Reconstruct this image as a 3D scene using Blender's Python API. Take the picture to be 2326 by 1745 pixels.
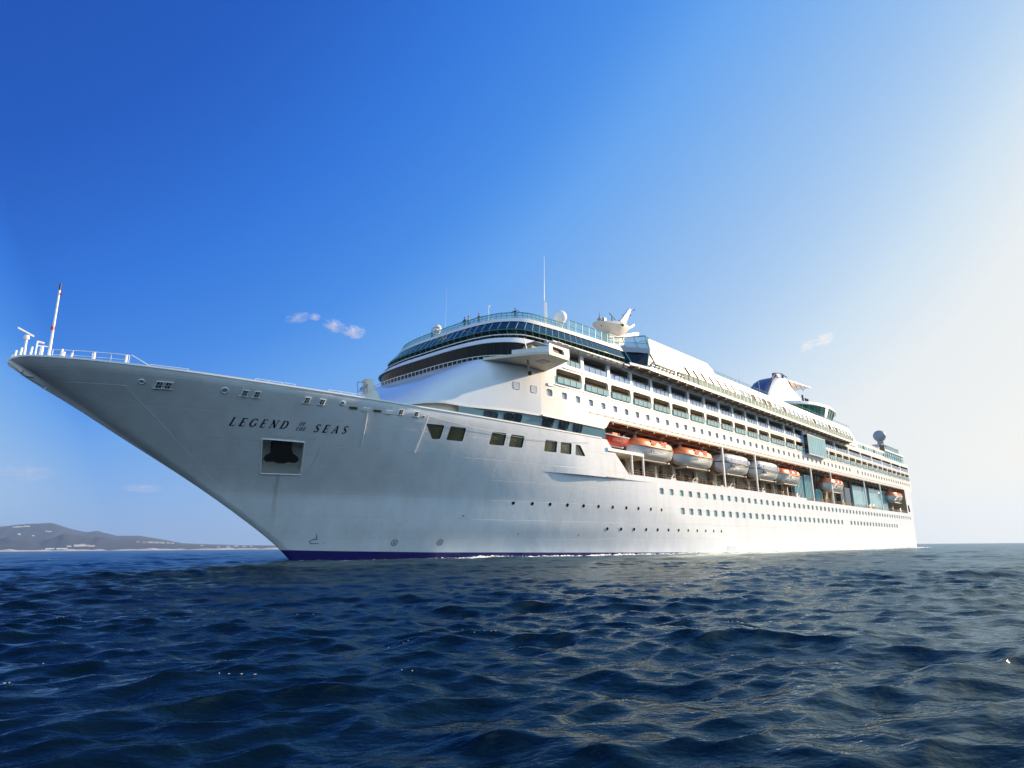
import bpy, math, random
import numpy as np
from mathutils import Vector, Matrix
random.seed(7); rng = np.random.RandomState(7)
for o in list(bpy.data.objects): bpy.data.objects.remove(o, do_unlink=True)
SC = bpy.context.scene
COL = SC.collection
R = math.radians

# ------------------------------------------------------------------ camera
YAW, PITCH, ROLL = R(42.93), R(14.299), R(-0.482)
CAM = Vector((-9.545, -70.645, 1.364))
fw = Vector((math.cos(YAW)*math.cos(PITCH), math.sin(YAW)*math.cos(PITCH), math.sin(PITCH)))
rt0 = Vector((math.sin(YAW), -math.cos(YAW), 0.0)); up0 = rt0.cross(fw)
rt = math.cos(ROLL)*rt0 + math.sin(ROLL)*up0
up = -math.sin(ROLL)*rt0 + math.cos(ROLL)*up0
cd = bpy.data.cameras.new('camera'); cam = bpy.data.objects.new('camera', cd); COL.objects.link(cam)
M = Matrix.Identity(4)
for i in range(3):
    M[i][0], M[i][1], M[i][2], M[i][3] = rt[i], up[i], -fw[i], CAM[i]
cam.matrix_world = M
cd.sensor_width = 36.0; cd.lens = 36.0*1454.0/2326.0
cd.clip_start = 0.2; cd.clip_end = 120000.0
SC.camera = cam

# ------------------------------------------------------------------ sky and sun
SUN_AZ, SUN_EL = R(-23.0), R(21.0)          # azimuth from +X towards +Y
sdir = Vector((math.cos(SUN_EL)*math.cos(SUN_AZ), math.cos(SUN_EL)*math.sin(SUN_AZ), math.sin(SUN_EL)))
W = bpy.data.worlds.new("World"); SC.world = W; W.use_nodes = True
nt = W.node_tree; nt.nodes.clear(); N = nt.nodes.new; LK = nt.links.new
out = N('ShaderNodeOutputWorld'); bg = N('ShaderNodeBackground')
sky = N('ShaderNodeTexSky'); sky.sky_type = 'NISHITA'; sky.sun_disc = False
sky.sun_elevation = SUN_EL; sky.sun_rotation = math.pi/2 - SUN_AZ
sky.altitude = 0; sky.air_density = 1.0; sky.dust_density = 0.8; sky.ozone_density = 2.2
# the sky's own brightness, raised towards the sun by the bright haze round it, drives a deep polarised blue
# that pales to warm white near the sun and the horizon
EXPO = 0.9
lum = N('ShaderNodeRGBToBW'); LK(sky.outputs[0], lum.inputs[0])
tc = N('ShaderNodeTexCoord'); dot = N('ShaderNodeVectorMath'); dot.operation = 'DOT_PRODUCT'
nrm = N('ShaderNodeVectorMath'); nrm.operation = 'NORMALIZE'
LK(tc.outputs['Generated'], nrm.inputs[0]); LK(nrm.outputs[0], dot.inputs[0]); dot.inputs[1].default_value = sdir
ma = N('ShaderNodeMath'); ma.operation = 'MULTIPLY_ADD'; ma.inputs[1].default_value = 1.2; ma.inputs[2].default_value = 1.0; LK(dot.outputs['Value'], ma.inputs[0])
# brighter again opposite the sun, added there to fill the hull's shade
mb_ = N('ShaderNodeMath'); mb_.operation = 'MULTIPLY_ADD'; mb_.inputs[1].default_value = -4.2; mb_.inputs[2].default_value = 0.42; LK(dot.outputs['Value'], mb_.inputs[0])
mm = N('ShaderNodeMath'); mm.operation = 'MAXIMUM'; LK(ma.outputs[0], mm.inputs[0]); LK(mb_.outputs[0], mm.inputs[1])
mq = N('ShaderNodeMath'); mq.operation = 'MULTIPLY'; LK(lum.outputs[0], mq.inputs[0]); LK(mm.outputs[0], mq.inputs[1])
s0_ = N('ShaderNodeSeparateXYZ'); LK(nrm.outputs[0], s0_.inputs[0])
ze_ = N('ShaderNodeMath'); ze_.operation = 'MULTIPLY_ADD'; ze_.inputs[1].default_value = -0.34; ze_.inputs[2].default_value = 1.05; LK(s0_.outputs['Z'], ze_.inputs[0])
mr_ = N('ShaderNodeMath'); mr_.operation = 'MULTIPLY'; LK(mq.outputs[0], mr_.inputs[0]); LK(ze_.outputs[0], mr_.inputs[1])
m5 = N('ShaderNodeMath'); m5.operation = 'MULTIPLY'; m5.inputs[1].default_value = 0.1*0.5; LK(mr_.outputs[0], m5.inputs[0])
rp = N('ShaderNodeValToRGB'); LK(m5.outputs[0], rp.inputs[0]); rp.color_ramp.interpolation = 'LINEAR'
els = rp.color_ramp.elements
STOPS = [(0.0, (.002, .025, .20)), (.06, (.010, .100, .52)), (.085, (.024, .175, .70)), (.12, (.058, .265, .80)), (.15, (.125, .37, .86)), (.21, (.24, .47, .85)), (.32, (.43, .62, .87)), (.42, (.62, .76, .885)), (.56, (.82, .86, .875)), (1.0, (.935, .915, .855))]
for k_, (p_, c_) in enumerate(STOPS):
    e_ = els[0] if k_ == 0 else (els[1] if k_ == 1 else els.new(p_)); e_.position = p_; e_.color = (*c_, 1)
# added bright patch of unseen sky behind the camera, fills the shaded bow
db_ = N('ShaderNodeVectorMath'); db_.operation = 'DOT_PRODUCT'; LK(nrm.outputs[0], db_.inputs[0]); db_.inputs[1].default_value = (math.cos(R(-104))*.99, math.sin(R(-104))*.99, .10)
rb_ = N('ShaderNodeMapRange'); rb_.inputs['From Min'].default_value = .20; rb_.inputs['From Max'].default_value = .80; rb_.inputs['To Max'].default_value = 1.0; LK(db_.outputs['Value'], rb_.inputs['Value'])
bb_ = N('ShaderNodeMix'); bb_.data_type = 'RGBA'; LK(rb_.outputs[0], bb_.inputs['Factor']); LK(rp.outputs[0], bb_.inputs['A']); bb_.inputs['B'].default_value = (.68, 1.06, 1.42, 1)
# pale haze lying along the horizon
sz_ = N('ShaderNodeSeparateXYZ'); LK(nrm.outputs[0], sz_.inputs[0])
az_ = N('ShaderNodeMath'); az_.operation = 'ABSOLUTE'; LK(sz_.outputs['Z'], az_.inputs[0])
ex_ = N('ShaderNodeMath'); ex_.operation = 'MULTIPLY'; ex_.inputs[1].default_value = -17.0; LK(az_.outputs[0], ex_.inputs[0])
ey_ = N('ShaderNodeMath'); ey_.operation = 'EXPONENT'; LK(ex_.outputs[0], ey_.inputs[0])
hz_ = N('ShaderNodeMix'); hz_.data_type = 'RGBA'; hz_.blend_type = 'MIX'; LK(ey_.outputs[0], hz_.inputs['Factor'])
hr_ = N('ShaderNodeMapRange'); hr_.inputs['From Min'].default_value = 0.15; hr_.inputs['From Max'].default_value = 0.85; LK(dot.outputs['Value'], hr_.inputs['Value'])
hc_ = N('ShaderNodeMix'); hc_.data_type = 'RGBA'; LK(hr_.outputs[0], hc_.inputs['Factor']); hc_.inputs['A'].default_value = (.33, .47, .68, 1); hc_.inputs['B'].default_value = (.935, .915, .855, 1)
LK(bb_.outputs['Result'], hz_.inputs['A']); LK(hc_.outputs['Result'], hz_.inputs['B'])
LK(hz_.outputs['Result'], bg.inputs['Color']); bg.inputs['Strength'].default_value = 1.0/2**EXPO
LK(bg.outputs[0], out.inputs[0])
sl = bpy.data.lights.new('sun', 'SUN'); sl.energy = 3.9; sl.angle = R(0.53); sl.color = (1.0, 0.74, 0.46)
so = bpy.data.objects.new('sun', sl); COL.objects.link(so)
so.rotation_euler = (-sdir).to_track_quat('-Z', 'Y').to_euler()
SC.view_settings.view_transform = 'Standard'; SC.view_settings.look = 'None'
SC.view_settings.gamma = 1.0; SC.view_settings.exposure = EXPO
SC.cycles.max_bounces = 8; SC.cycles.volume_bounces = 2; SC.cycles.caustics_reflective = False; SC.cycles.caustics_refractive = False
SC.cycles.sample_clamp_indirect = 6.0

# ------------------------------------------------------------------ helpers
def tag(o, label=None, cat=None, group=None, kind=None):
    if label: o['label'] = label
    if cat: o['category'] = cat
    if group: o['group'] = group
    if kind: o['kind'] = kind
    return o
def empty(name, loc=(0, 0, 0)):
    o = bpy.data.objects.new(name, None); COL.objects.link(o); o.location = loc
    o.empty_display_size = 1; return o
def unit(v):
    n = np.linalg.norm(v); return v/n if n > 1e-9 else v
class MB:
    def __init__(s): s.v = []; s.f = []; s.n = []
    def add(s, vs, fs, ns=None):
        b = len(s.v); s.v += [tuple(map(float, p)) for p in vs]; s.f += [tuple(b+i for i in f) for f in fs]
        s.n += ([tuple(map(float, q)) for q in ns] if ns is not None else [(0, 0, 0)]*len(vs))
    def poly(s, vs): s.add(vs, [tuple(range(len(vs)))])
    def box(s, x0, x1, y0, y1, z0, z1):
        s.hexa([(x0, y0, z0), (x1, y0, z0), (x1, y1, z0), (x0, y1, z0)], [(x0, y0, z1), (x1, y0, z1), (x1, y1, z1), (x0, y1, z1)])
    def hexa(s, b, t):
        s.add(list(b)+list(t), [(3, 2, 1, 0), (4, 5, 6, 7), (0, 1, 5, 4), (1, 2, 6, 5), (2, 3, 7, 6), (3, 0, 4, 7)])
    def prism(s, b, t):
        n = len(b); s.add(list(b)+list(t), [tuple(range(n))[::-1], tuple(range(n, 2*n))]+[(i, (i+1) % n, n+(i+1) % n, n+i) for i in range(n)])
    def xz(s, pts, y0, y1): s.prism([(a, y0, c) for a, c in pts], [(a, y1, c) for a, c in pts])
    def tube(s, p0, p1, r0, r1=None, n=6):
        r1 = r0 if r1 is None else r1
        p0 = np.array(p0, float); p1 = np.array(p1, float); d = unit(p1-p0)
        a = np.array((0, 0, 1.)) if abs(d[2]) < .9 else np.array((1., 0, 0))
        u = unit(np.cross(d, a)); w = np.cross(d, u)
        A = [p0+r0*(math.cos(t)*u+math.sin(t)*w) for t in np.arange(n)*2*math.pi/n]
        B = [p1+r1*(math.cos(t)*u+math.sin(t)*w) for t in np.arange(n)*2*math.pi/n]
        s.prism(A, B)
    def path(s, pts, r, n=5):
        for a, b in zip(pts[:-1], pts[1:]): s.tube(a, b, r, None, n)
    def lathe(s, c, prof, n=16, axis=(0, 0, 1)):
        ax = unit(np.array(axis, float)); a = np.array((1., 0, 0)) if abs(ax[0]) < .9 else np.array((0, 1., 0))
        u = unit(np.cross(ax, a)); w = np.cross(ax, u); vs = []
        for (r, h) in prof:
            for i in range(n):
                t = 2*math.pi*i/n; vs.append(np.array(c)+ax*h+r*(math.cos(t)*u+math.sin(t)*w))
        fs = [(j*n+i, j*n+(i+1) % n, (j+1)*n+(i+1) % n, (j+1)*n+i) for j in range(len(prof)-1) for i in range(n)]
        s.add(vs, fs)
    def ball(s, c, r, sq=1.0, n=16):
        s.lathe(c, [(r*math.sin(t)+1e-4, -r*sq*math.cos(t)) for t in np.linspace(0, math.pi, n//2+1)], n)
    def grid(s, P, Nn=None, flip=False):
        n, m = len(P), len(P[0]); vs = [p for row in P for p in row]
        ns = [q for row in Nn for q in row] if Nn is not None else None
        fs = [(i*m+j, i*m+j+1, (i+1)*m+j+1, (i+1)*m+j) for i in range(n-1) for j in range(m-1)]
        if flip: fs = [f[::-1] for f in fs]
        s.add(vs, fs, ns)
    def build(s, name, mat, parent=None, smooth=False, custom=False, loc=None):
        if custom:      # wind every face to agree with its normals
            V_ = np.array(s.v); N_ = np.array(s.n); ff = []
            for f in s.f:
                p = V_[list(f)]; g = np.zeros(3)
                for i in range(1, len(f)-1): g += np.cross(p[i]-p[0], p[i+1]-p[0])
                ff.append(f[::-1] if np.dot(g, N_[list(f)].sum(0)) < 0 else f)
            s.f = ff
            z_ = np.linalg.norm(N_, axis=1) < .5
            if z_.any(): N_[z_] = (0, -1, 0); s.n = [tuple(q) for q in N_]
        me = bpy.data.meshes.new(name); me.from_pydata(s.v, [], s.f); me.update()
        if smooth or custom: me.polygons.foreach_set('use_smooth', [True]*len(me.polygons))
        if custom: me.normals_split_custom_set_from_vertices(s.n)
        elif smooth and smooth != 1.0: me.set_sharp_from_angle(angle=R(float(smooth)))
        o = bpy.data.objects.new(name, me); COL.objects.link(o)
        me.materials.append(mat)
        if parent is not None: o.parent = parent
        if loc is not None: o.location = loc
        return o

# ------------------------------------------------------------------ materials
def mat(name, col, rough=0.5, metal=0.0, spec=0.5, noise=0.0, nscale=1.0, bump=0.0, bscale=3.0, streak=False, alpha=1.0, coat=0.0):
    m = bpy.data.materials.new(name); m.use_nodes = True; t = m.node_tree; b = t.nodes['Principled BSDF']
    b.inputs['Base Color'].default_value = (*col, 1); b.inputs['Roughness'].default_value = rough
    b.inputs['Metallic'].default_value = metal; b.inputs['Specular IOR Level'].default_value = spec
    b.inputs['Alpha'].default_value = alpha; b.inputs['Coat Weight'].default_value = coat
    g = t.nodes.new('ShaderNodeTexCoord')
    mp = t.nodes.new('ShaderNodeMapping'); t.links.new(g.outputs['Object'], mp.inputs[0])
    if streak: mp.inputs['Scale'].default_value = (1, 1, .16)
    if noise:
        n = t.nodes.new('ShaderNodeTexNoise'); n.inputs['Scale'].default_value = nscale; n.inputs['Detail'].default_value = 6
        t.links.new(mp.outputs[0], n.inputs['Vector'])
        r = t.nodes.new('ShaderNodeMapRange'); r.inputs['From Min'].default_value = .3; r.inputs['From Max'].default_value = .75
        t.links.new(n.outputs['Fac'], r.inputs['Value'])
        x = t.nodes.new('ShaderNodeMix'); x.data_type = 'RGBA'
        x.inputs['A'].default_value = (*[min(1, c*(1+noise*.4)) for c in col], 1)
        x.inputs['B'].default_value = (*[c*(1-noise) for c in col], 1)
        t.links.new(r.outputs[0], x.inputs['Factor']); t.links.new(x.outputs['Result'], b.inputs['Base Color'])
    if bump:
        n2 = t.nodes.new('ShaderNodeTexNoise'); n2.inputs['Scale'].default_value = bscale; n2.inputs['Detail'].default_value = 4
        t.links.new(g.outputs['Object'], n2.inputs['Vector'])
        bp = t.nodes.new('ShaderNodeBump'); bp.inputs['Strength'].default_value = bump; bp.inputs['Distance'].default_value = .1
        t.links.new(n2.outputs['Fac'], bp.inputs['Height']); t.links.new(bp.outputs[0], b.inputs['Normal'])
    return m
def hull_mat():
    m = mat('hull_paint', (.79, .82, .86), rough=.34, noise=.10, nscale=.5, streak=True, coat=.15)
    t = m.node_tree; b = t.nodes['Principled BSDF']; L = t.links.new; NN = t.nodes.new
    g = NN('ShaderNodeTexCoord')
    sx = NN('ShaderNodeSeparateXYZ'); L(g.outputs['Object'], sx.inputs[0])
    cb = NN('ShaderNodeCombineXYZ'); L(sx.outputs['X'], cb.inputs['X']); L(sx.outputs['Z'], cb.inputs['Y'])
    br = NN('ShaderNodeTexBrick'); L(cb.outputs[0], br.inputs['Vector'])     # welded plate seams
    br.inputs['Scale'].default_value = 1; br.inputs['Brick Width'].default_value = 9.0; br.inputs['Row Height'].default_value = 2.45
    br.inputs['Mortar Size'].default_value = .022; br.inputs['Mortar Smooth'].default_value = .6
    br.inputs['Color1'].default_value = (1, 1, 1, 1); br.inputs['Color2'].default_value = (1, 1, 1, 1); br.inputs['Mortar'].default_value = (0, 0, 0, 1)
    # dished plating between frames
    w = NN('ShaderNodeTexNoise'); w.inputs['Scale'].default_value = .8; w.inputs['Detail'].default_value = 3
    mp = NN('ShaderNodeMapping'); mp.inputs['Scale'].default_value = (1.0, 1, .7); L(g.outputs['Object'], mp.inputs[0]); L(mp.outputs[0], w.inputs['Vector'])
    b1 = NN('ShaderNodeBump'); b1.inputs['Strength'].default_value = .6; b1.inputs['Distance'].default_value = .05; L(w.outputs['Fac'], b1.inputs['Height'])
    b2 = NN('ShaderNodeBump'); b2.inputs['Strength'].default_value = .7; b2.inputs['Distance'].default_value = .035
    L(br.outputs['Color'], b2.inputs['Height']); L(b1.outputs[0], b2.inputs['Normal']); L(b2.outputs[0], b.inputs['Normal'])
    # rust run below the anchor pocket and a few small ones
    rn = NN('ShaderNodeTexNoise'); rn.inputs['Scale'].default_value = 1.0; rn.inputs['Detail'].default_value = 5
    mr = NN('ShaderNodeMapping'); mr.inputs['Scale'].default_value = (3.0, 3.0, .14); L(g.outputs['Object'], mr.inputs[0]); L(mr.outputs[0], rn.inputs['Vector'])
    r1 = NN('ShaderNodeMapRange'); r1.inputs['From Min'].default_value = .6; r1.inputs['From Max'].default_value = .85; L(rn.outputs['Fac'], r1.inputs['Value'])
    old = b.inputs['Base Color'].links[0].from_socket
    # distance from the run's line x = 24.2 + (9.3 - z) * .28
    ma = NN('ShaderNodeMath'); ma.operation = 'MULTIPLY_ADD'; ma.inputs[1].default_value = .28; ma.inputs[2].default_value = -26.8; L(sx.outputs['Z'], ma.inputs[0])
    ad = NN('ShaderNodeMath'); ad.operation = 'ADD'; L(ma.outputs[0], ad.inputs[0]); L(sx.outputs['X'], ad.inputs[1])
    ab = NN('ShaderNodeMath'); ab.operation = 'ABSOLUTE'; L(ad.outputs[0], ab.inputs[0])
    rr = NN('ShaderNodeMapRange'); rr.inputs['From Min'].default_value = .05; rr.inputs['From Max'].default_value = .28
    rr.inputs['To Min'].default_value = .35; rr.inputs['To Max'].default_value = 0; L(ab.outputs[0], rr.inputs['Value'])
    zz = NN('ShaderNodeMapRange'); zz.inputs['From Min'].default_value = 9.4; zz.inputs['From Max'].default_value = 9.0; L(sx.outputs['Z'], zz.inputs['Value'])
    zl = NN('ShaderNodeMapRange'); zl.inputs['From Min'].default_value = 3.5; zl.inputs['From Max'].default_value = 6.5; L(sx.outputs['Z'], zl.inputs['Value'])
    m1 = NN('ShaderNodeMath'); m1.operation = 'MULTIPLY'; L(rr.outputs[0], m1.inputs[0]); L(zz.outputs[0], m1.inputs[1])
    m3 = NN('ShaderNodeMath'); m3.operation = 'MULTIPLY'; L(m1.outputs[0], m3.inputs[0]); L(zl.outputs[0], m3.inputs[1])
    m2 = NN('ShaderNodeMath'); m2.operation = 'MULTIPLY_ADD'; m2.inputs[1].default_value = .30; L(r1.outputs[0], m2.inputs[0]); L(m3.outputs[0], m2.inputs[2])
    mxr = NN('ShaderNodeMix'); mxr.data_type = 'RGBA'; L(m2.outputs[0], mxr.inputs['Factor']); L(old, mxr.inputs['A']); mxr.inputs['B'].default_value = (.30, .27, .12, 1)
    L(mxr.outputs['Result'], b.inputs['Base Color'])
    return m
def sheet_glass(name, col, rough=.08, alpha=.6):
    m = mat(name, col, rough=rough, spec=.8, alpha=alpha); return m
MT = dict(
    hull=hull_mat(),
    white=mat('white_paint', (.80, .80, .78), .42, noise=.05, nscale=.8),
    cap=mat('white_trim_paint', (.85, .85, .82), .4),
    cream=mat('cream_paint', (.70, .64, .52), .5, noise=.08, nscale=.8),
    boot=mat('blue_boot_paint', (.018, .016, .15), .3, noise=.25, nscale=.6),
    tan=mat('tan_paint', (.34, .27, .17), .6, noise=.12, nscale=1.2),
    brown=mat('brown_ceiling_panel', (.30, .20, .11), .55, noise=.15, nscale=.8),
    dark=mat('dark_steel', (.012, .013, .015), .5),
    black=mat('black_rubber', (.01, .01, .01), .6),
    bglass=mat('black_glass', (.006, .010, .012), .10, spec=.22),
    dglass=mat('dark_tinted_glass', (.010, .022, .032), .05, spec=.9),
    oglass=mat('olive_window_glass', (.15, .125, .06), .12, spec=.7, noise=.35, nscale=.9),
    cabin=mat('cabin_window_glass', (.36, .58, .60), .08, spec=.9, noise=.45, nscale=.31),
    cabin2=mat('curtained_window_glass', (.58, .62, .76), .1, spec=.8, noise=.35, nscale=.33),
    teal=mat('teal_green_frame', (.03, .26, .22), .4),
    ltteal=mat('pale_teal_frame', (.20, .45, .42), .4),
    tealglass=mat('teal_sheet_glass', (.30, .58, .64), .06, spec=.9, noise=.2, nscale=.3),
    blueglass=mat('blue_band_glass', (.055, .16, .22), .05, spec=.9, noise=.2, nscale=.3),
    screen=sheet_glass('windscreen_glass', (.16, .42, .50), .05, .42),
    balglass=mat('balcony_glass', (.34, .58, .60), .08, spec=.8, noise=.15, nscale=.4),
    balblue=mat('promenade_blue_glass', (.36, .54, .80), .08, spec=.8, noise=.15, nscale=.4),
    sunglass=mat('sun_deck_glass', (.42, .52, .38), .08, spec=.7, noise=.45, nscale=1.3),
    wood=mat('varnished_handrail', (.42, .17, .06), .4),
    orange=mat('orange_fibreglass', (.85, .21, .05), .35, noise=.12, nscale=1.5),
    red=mat('red_orange_fibreglass', (.62, .035, .008), .35, noise=.2, nscale=1.5),
    boatwhite=mat('white_gelcoat', (.72, .70, .68), .22, noise=.08, nscale=1.2),
    navy=mat('navy_paint', (.03, .05, .16), .4, noise=.1),
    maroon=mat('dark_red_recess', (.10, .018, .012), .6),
    lens=mat('red_lamp_lens', (.4, .03, .02), .3),
    grey=mat('grey_steel', (.30, .32, .34), .45),
    housewin=mat('sky_blue_glass', (.50, .66, .78), .08, spec=.8, noise=.2, nscale=.4),
    dome=mat('glossy_shade_toned_paint', (.70, .74, .80), .30, noise=.04, nscale=.6, coat=.7),  # white front toned darker and bluer here to carry its shade
    name=mat('name_lettering_paint', (.006, .009, .03), .5),
    deck=mat('deck_covering', (.25, .30, .27), .7),
)

# ------------------------------------------------------------------ hull form
def ip(x, t):
    xs, ys = zip(*t); return np.interp(x, xs, ys)
STEM = [(-3, 31.5), (0, 28.84), (1.6, 27.2), (4.41, 23.1), (7.8, 17.66), (12.85, 8.8), (15.13, 5.09), (16.45, 2.49), (17.65, .24), (17.98, 0)]
DECK = [(0, 0), (.02, .35), (.06, .75), (.12, 1.15), (.37, 2.25), (1, 3.1), (2.24, 4.14), (4.86, 5.86), (8.06, 7.27), (12.1, 8.77), (14.85, 9.5), (22.2, 11.2), (28, 12.3), (36.7, 13.5), (43, 14.35), (53, 15.1), (67.3, 15.75), (78, 16), (400, 16)]
# smooth the two tables a little so the plating shows no creases
def smooth_table(t, x0, x1, n, k, warp):
    u = np.linspace(0, 1, n)**warp*(x1-x0)+x0; y = np.interp(u, *zip(*t))
    ui = np.linspace(0, 1, n)
    for _ in range(k): y[1:-1] = (y[:-2]+2*y[1:-1]+y[2:])/4
    return [(a, b) for a, b in zip(u, y)]
DECK = smooth_table(DECK, 0, 90, 160, 26, 2.0)+[(400, 16)]
STEM = smooth_table(STEM, -3, 17.98, 90, 30, 1.0)
def s0(z): return ip(z, STEM)
def zdeck(s): return 17.0+.98*max(0, 1-s/60.)**2
def sm(a, b, x):
    t = min(1, max(0, (x-a)/(b-a))); return t*t*(3-2*t)
ZK = 11.31
def hull(s, z, upper):
    st = float(s0(z)); x = max(s-st, 0)
    L = np.interp(z, [-3, 0, 3.9, 7.08, 17], [96, 90, 80, 70, 78]); p = np.interp(z, [-3, 0, 3.9, 7.08, 17], [2.4, 2.4, 2.3, 1.87, 1.87])
    lo = 16*(1-(1-min(x/L, 1))**p); lo += .35*math.sqrt(min(x/.7, 1))*max(0, 1-lo/16)
    hi = float(ip(min(x/(78-min(st, 60))*78, 400), DECK))
    w = min(1, max(0, (z-7.08)/(17-7.08)))**1.25
    if upper: w = w+(1-w)*sm(57, 66, s)
    return lo*(1-w)+hi*w
def yside(s): return float(np.interp(s, [40, 44, 50.8, 56.7, 60, 400], [13.9, 14.5, 15.31, 15.8, 16, 16]))
def hullP(s, z, d=0, upper=None, sg=-1):
    u = (z > ZK+1e-6) if upper is None else upper
    return np.array((s, sg*(hull(s, z, u)-d), z))
def sideP(s, z, d=0, sg=-1):
    if z < 18.7:
        k = sm(17, 18.7, z); y = hull(s, 17, True)*(1-k)+yside(s)*k
    else: y = yside(s)
    return np.array((s, sg*(y-d), z))
def normal(P, s, z):
    e = .04
    a = P(s+e, z)-P(max(s-e, 0), z); b = P(s, z+e)-P(s, z-e) if z < 16.9 or z > 17.6 else P(s, z)-P(s, z-2*e)
    n = np.cross(a, b); n = unit(n)
    return n if n[1] < 0 else -n

def loop(q, r):
    out = []
    for i in range(4):
        p = np.array(q[i], float); a = np.array(q[i-1], float)-p; b = np.array(q[(i+1) % 4], float)-p
        A = p+unit(a)*r; B = p+unit(b)*r; out += [A, p+((A+B)/2-p)*.586, B]
    return out
def outer(q, cell, r):
    out = []
    for i in range(4):
        p = np.array(q[i], float); P = np.array(cell[i], float); a = np.array(q[i-1], float)-p; b = np.array(q[(i+1) % 4], float)-p
        A = np.array(cell[i-1], float)-P; B = np.array(cell[(i+1) % 4], float)-P
        out += [P+A*(r/np.linalg.norm(a)), P, P+B*(r/np.linalg.norm(b))]
    return out
def band(mb, P, z0, z1, sa, sb, holes=(), ds=1.6, nz=2, pad=.35, Pn=None):
    """strip of plating from z0 to z1; sa, sb, z0, z1 may be functions; holes are (quad, radius)"""
    fa = sa if callable(sa) else (lambda z: sa); fb = sb if callable(sb) else (lambda z: sb)
    f0 = z0 if callable(z0) else (lambda s: z0); f1 = z1 if callable(z1) else (lambda s: z1)
    Pn = Pn or P
    def fill(la, lb):
        n = max(1, int(math.ceil((lb(f0(0) if not callable(z0) else 12)-la(f0(0) if not callable(z0) else 12))/ds)))
        rows = []; nr = []
        for i in range(n+1):
            t = i/n; row = []; rn = []
            for j in range(nz+1):
                v = j/nz; sg = la(0)*(1-t)+lb(0)*t if False else None
                z = f0(50)*(1-v)+f1(50)*v
                s = la(z)*(1-t)+lb(z)*t
                z = f0(s)*(1-v)+f1(s)*v; s = la(z)*(1-t)+lb(z)*t
                row.append(P(s, z)); rn.append(normal(Pn, s, z))
            rows.append(row); nr.append(rn)
        mb.grid(rows, nr)
    cur = fa
    for q, r in sorted(holes, key=lambda h: h[0][0][0]):
        ss = [a[0] for a in q]; c0, c1 = min(ss)-pad, max(ss)+pad
        fill(cur, lambda z, c=c0: c)
        zz0, zz1 = f0(c0), f1(c0)
        cell = [(c0, zz0), (c1, zz0), (c1, zz1), (c0, zz1)]
        H, O = loop(q, r), outer(q, cell, r); n = len(H)
        vs = [P(*a) for a in O]+[P(*a) for a in H]; ns = [normal(Pn, *a) for a in O]+[normal(Pn, *a) for a in H]
        mb.add(vs, [(i, (i+1) % n, n+(i+1) % n, n+i) for i in range(n)], ns)
        cur = (lambda z, c=c1: c)
    fill(cur, fb)
def rect(sc, zc, w, h): return [(sc-w/2, zc-h/2), (sc+w/2, zc-h/2), (sc+w/2, zc+h/2), (sc-w/2, zc+h/2)]
def reveal(mb, P, q, r, depth, d0=0.0):
    H = loop(q, r); n = len(H)
    mb.add([P(a[0], a[1], d0) for a in H]+[P(a[0], a[1], depth) for a in H], [(i, (i+1) % n, n+(i+1) % n, n+i) for i in range(n)])
def pane(mb, P, q, r, depth):
    mb.poly([P(a[0], a[1], depth) for a in loop(q, r)])

ship = empty('cruise_ship'); tag(ship, 'huge white cruise ship seen from its bow, filling the scene on the open sea', 'cruise ship')
PH = hullP
PHu = lambda s, z, d=0: hullP(s, z, d, True)
PHl = lambda s, z, d=0: hullP(s, z, d, False)

# window positions along the side
A_S = [85.17, 88.4]+[91.83+3.072*i for i in range(17)]+[144.46+2.98*i for i in range(38)]
B_S = [91.75+3.075*i for i in range(29)]+[185.8+3.07*i for i in range(17)]
C_S = [50.83, 53.95, 57.0, 60.1]+[63.2+3.17*i for i in range(9)]+[91.98+3.098*i for i in range(33)]+[198.8]+[203.2+3.05*i for i in range(20)]
holesA = [(rect(s, 10.1, 1.30, 1.02), .2) for s in A_S]
holesB = [(rect(s, 7.08, 1.40, 1.10), .2) for s in B_S]
holesC = [(rect(s, 22.02, 1.18, .98), .25) for s in C_S]
MOOR = [[(39.18, 13.92), (40.22, 14.0), (40.22, 15.58), (37.75, 15.52)], [(41.07, 13.98), (43.36, 14.0), (43.36, 15.58), (41.11, 15.58)],
        [(47.35, 14.0), (49.74, 14.05), (49.78, 15.6), (47.42, 15.58)], [(50.55, 14.03), (52.85, 14.05), (52.95, 15.58), (50.55, 15.58)],
        [(56.88, 13.98), (59.2, 14.02), (59.2, 15.58), (56.86, 15.55)], [(59.95, 14.02), (62.08, 13.98), (62.15, 15.57), (59.9, 15.52)],
        [(62.93, 13.98), (65.1, 13.98), (64.0, 15.46), (63.03, 15.49)]]
ANCH = [(22.44, 9.23), (26.37, 9.27), (25.11, 12.46), (20.95, 12.5)]
def se(z):      # slanted forward edge of the lifeboat recess
    return float(np.interp(z, [11, 12.51, 16.72, 18.2, 20.08, 30], [77.0, 75.32, 70.52, 69.54, 71.26, 71.26]))
SE = lambda z: 258.2+.2*max(z, 0)
hm = MB()
stem = lambda z: float(s0(z))
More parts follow.
